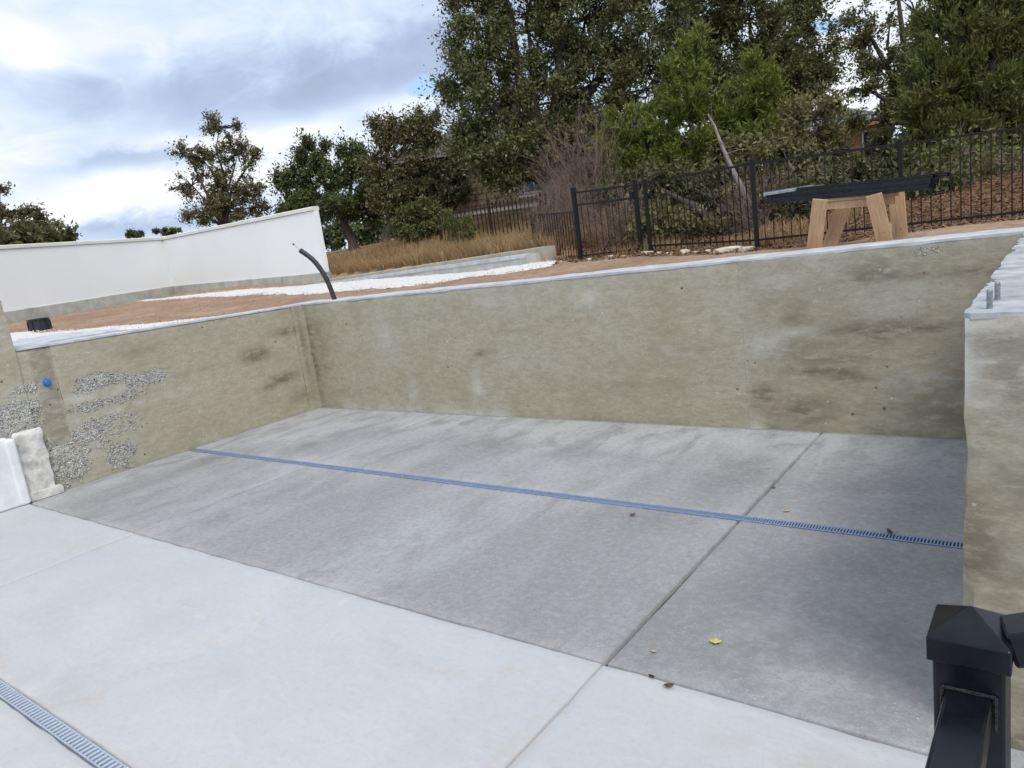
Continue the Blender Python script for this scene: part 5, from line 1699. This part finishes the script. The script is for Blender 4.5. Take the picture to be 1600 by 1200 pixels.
for i, (lab, lobes, base, m) in enumerate([
        ('low green bush top just over the wall under the left oak', [(-43.088, 16.213, 5.768, 1.123, 0.397), (-41.906, 17.123, 5.702, 0.727, 0.297), (-43.874, 15.581, 5.706, 0.661, 0.330)], (-42.938, 15.972, 4.333), 'scrub'),
        ('tiny distant treetop left over the white wall', [(-81.475, 41.148, 8.354, 0.557, 0.417), (-80.867, 41.617, 8.321, 0.557, 0.348)], (-81.152, 40.495, 4.723), 'oak_green'),
        ('wider distant treetop right over the white wall bend', [(-79.099, 42.998, 8.300, 0.696, 0.348), (-78.214, 43.656, 8.153, 0.835, 0.348), (-77.551, 44.182, 8.179, 0.417, 0.209)], (-78.384, 42.552, 4.266), 'oak_green'),
        ('distant shaded trees between the wall end and oak trunk', [(-48.026, 40.518, 4.504, 1.357, 1.148), (-48.746, 40.261, 5.737, 0.939, 1.357), (-47.285, 41.195, 4.888, 1.252, 1.252), (-46.241, 41.845, 4.210, 1.148, 0.939)], (-48.094, 40.177, 3.351), 'oak_green'),
        ('distant shaded trees behind the slender oak trunk', [(-45.415, 42.535, 4.377, 1.357, 1.043), (-43.759, 43.866, 4.509, 1.565, 1.252), (-44.806, 43.253, 5.340, 2.087, 1.043), (-42.518, 44.865, 4.608, 1.357, 1.148)], (-44.984, 42.552, 3.091), 'oak_green'),
        ('distant trees behind the clipped hedge', [(-41.491, 45.843, 5.299, 2.087, 1.252), (-39.007, 47.815, 5.395, 2.087, 1.357)], (-40.631, 45.913, 2.879), 'oak_green')]):
    b = on_ground(base)
    tree('distant_tree', lab, 'tree', b, (b[0], b[1], b[2] + 2.0), lobes, 0.15, 180 if i in (0, 1, 2) else 300, 40, 0.22 if i in (1, 2) else 0.5, 0.10 if i in (1, 2) else 0.15, m, 100 + i, 'oak', 0.05, 0.1, FAR if i in (1, 2) else None, 20, 'bark')


# bare bush: forked twigs
def bare_bush(name, label, base, tips, seed, n=60, spread=0.5, r0=0.012):
    r = np.random.default_rng(seed)
    b = Vector(base)
    t = empty(name, b)
    tag(t, label, 'bush')
    mb = MB()
    tips = [Vector(p) - b for p in tips]
    for k in range(n):
        tip = tips[r.integers(len(tips))] + Vector(r.normal(0, spread, 3)) * 0.5
        a = Vector((r.normal(0, .18), r.normal(0, .18), 0))
        m1 = a.lerp(tip, 0.4) + Vector(r.normal(0, .10, 3))
        m2 = a.lerp(tip, 0.75) + Vector(r.normal(0, .10, 3))
        mb.tube([a, m1, m2, tip], [r0, r0 * .75, r0 * .5, r0 * .22], 4, cap=False)
        for q in range(9):
            f = r.uniform(0.35, 1.0)
            s = (m1.lerp(m2, (f - .35) / .35) if f < .7 else m2.lerp(tip, (f - .7) / .3))
            d = (tip - a).normalized() * r.uniform(.15, .45) + Vector(r.normal(0, .18, 3))
            e = s + d
            mb.tube([s, s.lerp(e, .5) + Vector(r.normal(0, .02, 3)), e], [r0 * .38, r0 * .28, r0 * .12], 3, cap=False)
            for u in range(3):
                g0 = s.lerp(e, r.uniform(.3, .95))
                mb.tube([g0, g0 + d * .35 + Vector(r.normal(0, .09, 3))], [r0 * .22, r0 * .1], 3, cap=False)
    mb.build('twigs', M['twig'], t)
    return t


bare_bush('bare_bush', 'leafless grey brown bush between the giant oak and the rounded juniper', on_ground((-7.718, 13.276, 2.204)),
          [(-8.665, 13.323, 3.811), (-8.314, 13.307, 4.201), (-8.057, 13.561, 4.412), (-7.852, 13.745, 4.504), (-7.536, 13.609, 4.007), (-7.989, 13.117, 3.457), (-8.353, 13.041, 3.258)], 5, 62, 0.5, 0.010)
bare_bush('bare_bush', 'low leafless brush against the sloping dark fence', on_ground((-8.042, 11.991, 2.227)),
          [(-8.284, 12.074, 2.797), (-8.052, 12.178, 3.007), (-7.742, 12.108, 2.792), (-7.601, 12.287, 3.064), (-8.029, 11.821, 2.544)], 6, 40, 0.4, 0.009)
bare_bush('bare_bush', 'tangle of bare brush behind the gate', on_ground((-6.663, 12.032, 2.208)),
          [(-6.948, 11.947, 2.764), (-6.673, 12.208, 2.944), (-6.439, 12.353, 2.793), (-6.113, 12.298, 2.585)], 7, 40, 0.4, 0.009)
bare_bush('bare_bush', 'bare grey twigs under the leaning dead trunk', on_ground((-4.347, 12.739, 1.915)),
          [(-4.616, 12.685, 2.544), (-4.359, 12.956, 2.820), (-4.099, 13.176, 2.884), (-4.455, 12.497, 2.321), (-3.857, 12.993, 2.432)], 8, 36, 0.4, 0.009)
bare_bush('bare_bush', 'thin bare twigs behind the fence at the right edge', on_ground((-1.563, 14.914, 1.881)),
          [(-1.834, 14.886, 2.616), (-1.573, 15.105, 2.680), (-1.313, 15.313, 2.690), (-1.031, 15.198, 2.384), (-1.973, 14.471, 2.435)], 9, 34, 0.4, 0.008)

# dead trunks
def dead_trunk(name, label, pts, rads, m, stubs, seed):
    b = Vector(pts[0])
    t = empty(name, b)
    tag(t, label, 'dead tree')
    P = [Vector(p) - b for p in pts]
    MB().tube(P, rads, 9).build('trunk', m, t, smooth=True)
    r = np.random.default_rng(seed)
    for i in range(stubs):
        k = r.integers(1, len(P))
        a = P[k - 1].lerp(P[k], r.uniform(0, 1))
        d = Vector(r.normal(0, 1, 3)).normalized() * r.uniform(.2, .5)
        MB().tube([a, a + d * .5 + Vector((0, 0, .03)), a + d], [rads[k] * .35, rads[k] * .2, rads[k] * .06], 5).build('branch_stub', m, t)


dead_trunk('dead_trunk', 'pale dead tree trunk leaning left behind the first fence panel',
           [on_ground((-4.310, 13.020, 1.886), 0.1), (-4.441, 13.057, 2.448), (-4.606, 13.040, 2.897), (-4.743, 13.019, 3.243), (-4.899, 13.006, 3.679), (-5.010, 13.010, 4.043), (-5.101, 12.991, 4.253)],
           [0.085, 0.070, 0.055, 0.042, 0.032, 0.024, 0.010], M['deadwood'], 7, 3)
dead_trunk('fallen_tree', 'dark fallen trunk slanting behind the first fence panel',
           [on_ground((-4.372, 12.353, 2.004), 0.05), (-4.875, 12.444, 2.395), (-5.397, 12.521, 2.784), (-5.937, 12.571, 3.124)], [0.085, 0.07, 0.055, 0.03], M['bark'], 8, 4)

# ------------------------------------------------------------------ dry grass and litter
def grass(name, label, n, sampler, hmin, hmax, seed, m='grass'):
    r = np.random.default_rng(seed)
    x, y = sampler(r, n)
    z = tz(x, y) - 0.02
    h = r.uniform(hmin, hmax, len(x)) * (0.55 + 0.9 * fbm(x * 0.8, y * 0.8, 0, seed, 3))
    a = r.uniform(0, 2 * PI, len(x))
    wd = r.uniform(0.004, 0.009, len(x))
    lean = (r.normal(0, 0.38, (len(x), 2)) + (np.stack([fbm(x * 1.6, y * 1.6, 0, seed + 7, 3), fbm(x * 1.6, y * 1.6, 5, seed + 8, 3)], 1) - 0.5) * 1.4) * h[:, None]
    h = h * np.where(r.uniform(0, 1, len(x)) < 0.04, 1.6, 1.0)
    dx, dy = np.cos(a) * wd, np.sin(a) * wd
    B0 = np.c_[x - dx, y - dy, z]
    B1 = np.c_[x + dx, y + dy, z]
    M0 = np.c_[x - dx * .7 + lean[:, 0] * .35, y - dy * .7 + lean[:, 1] * .35, z + h * .6]
    M1 = np.c_[x + dx * .7 + lean[:, 0] * .35, y + dy * .7 + lean[:, 1] * .35, z + h * .6]
    T0 = np.c_[x - dx * .15 + lean[:, 0], y - dy * .15 + lean[:, 1], z + h]
    T1 = np.c_[x + dx * .15 + lean[:, 0], y + dy * .15 + lean[:, 1], z + h]
    V = np.stack([B0, B1, M0, M1, T0, T1], 1).reshape(-1, 3)
    i = np.arange(len(x))[:, None] * 6
    F = np.r_[np.c_[i, i + 1, i + 3, i + 2], np.c_[i + 2, i + 3, i + 5, i + 4]]
    o = link(name, npmesh(name, V, F), M[m])
    tag(o, label, 'grass', None, 'stuff')


def field(r, n):
    s = r.uniform(0.1, 15.5, n)
    d = 0.32 + r.uniform(0, 1, n) ** 1.5 * 9.0
    x = LW_A[0] + _lt[0] * s + _ln[0] * d
    y = LW_A[1] + _lt[1] * s + _ln[1] * d
    return x, y


grass('dry_grass', 'golden dry grass on the bank behind the low kerb wall', 55000, field, 0.12, 0.36, 501)


def behind(r, n):
    x = r.uniform(-8.2, -2.6, n)
    fy = np.interp(x, [-8.4, -6.45, -5.4, -3.34, -1.73, -0.1, 2], [12.0, 10.55, 10.98, 9.95, 10.6, 11.3, 12.2])
    y = fy + r.uniform(0, 1, n) ** 1.4 * 5
    k = fbm(x * 0.9, y * 0.9, 0, 88, 3) > 0.45
    return x[k], y[k]


grass('fence_grass', 'sparse brown grass and weeds behind the black fence', 12000, behind, 0.08, 0.22, 502)


def litter_cards(name, label, n, seed):
    r = np.random.default_rng(seed)
    x = r.uniform(-8.4, 3.0, n)
    fy = np.interp(x, [-8.4, -6.45, -5.4, -3.34, -1.73, -0.1, 3], [12.0, 10.2, 10.5, 9.5, 10.1, 10.8, 12.2])
    y = fy + r.uniform(0, 1, n) ** 1.3 * 6
    z = tz(x, y) + r.uniform(0.0, 0.03, n)
    U = unit(np.c_[r.normal(0, 1, (n, 2)), r.normal(0, .35, n)])
    W = unit(np.cross(U, np.c_[r.normal(0, .4, (n, 2)), np.ones(n)]))
    s = r.uniform(0.018, 0.04, n)
    P, F = leaf_cards(np.c_[x, y, z], U, W, s, s * .5)
    tag(link(name, npmesh(name, P, F), M['litter']), label, 'leaves', None, 'stuff')


M['litter'] = leaf_mat('fallen_oak_leaf', [(0.10, 0.05, 0.026), (0.20, 0.105, 0.055), (0.30, 0.18, 0.10), (0.16, 0.10, 0.07)], 0.1, 0.8, 1.0, 0.3, (0.12, 0.07, 0.04))
litter_cards('leaf_litter', 'brown fallen leaves covering the slope behind the fence', 34000, 503)

# clods on the red dirt
r = np.random.default_rng(66)
n = 1500
cx_, cy_ = r.uniform(-24, -7.0, n), r.uniform(6.5, 13.0, n)
ok = (cx_ < -11.75) | (cy_ > 9.05)
s_, d_ = lw_side(cx_, cy_)
ok &= d_ < -0.75
cx_, cy_ = cx_[ok], cy_[ok]
S = (0.005 + 0.022 * r.uniform(0, 1, (len(cx_), 1)) ** 3) * r.uniform(0.7, 1.3, (len(cx_), 3))
V, F = pebble_cloud(np.c_[cx_, cy_, tz(cx_, cy_) + 0.004], S, 9)
M['clod'] = simple('red_clod', (0.44, 0.28, 0.185), 0.95, var=0.2, scale=3, bump=0.5, spec=0.15)
tag(link('dirt_clods', npmesh('dirt_clods', V, F), M['clod']), 'small red dirt clods scattered behind the walls', 'dirt', None, 'stuff')
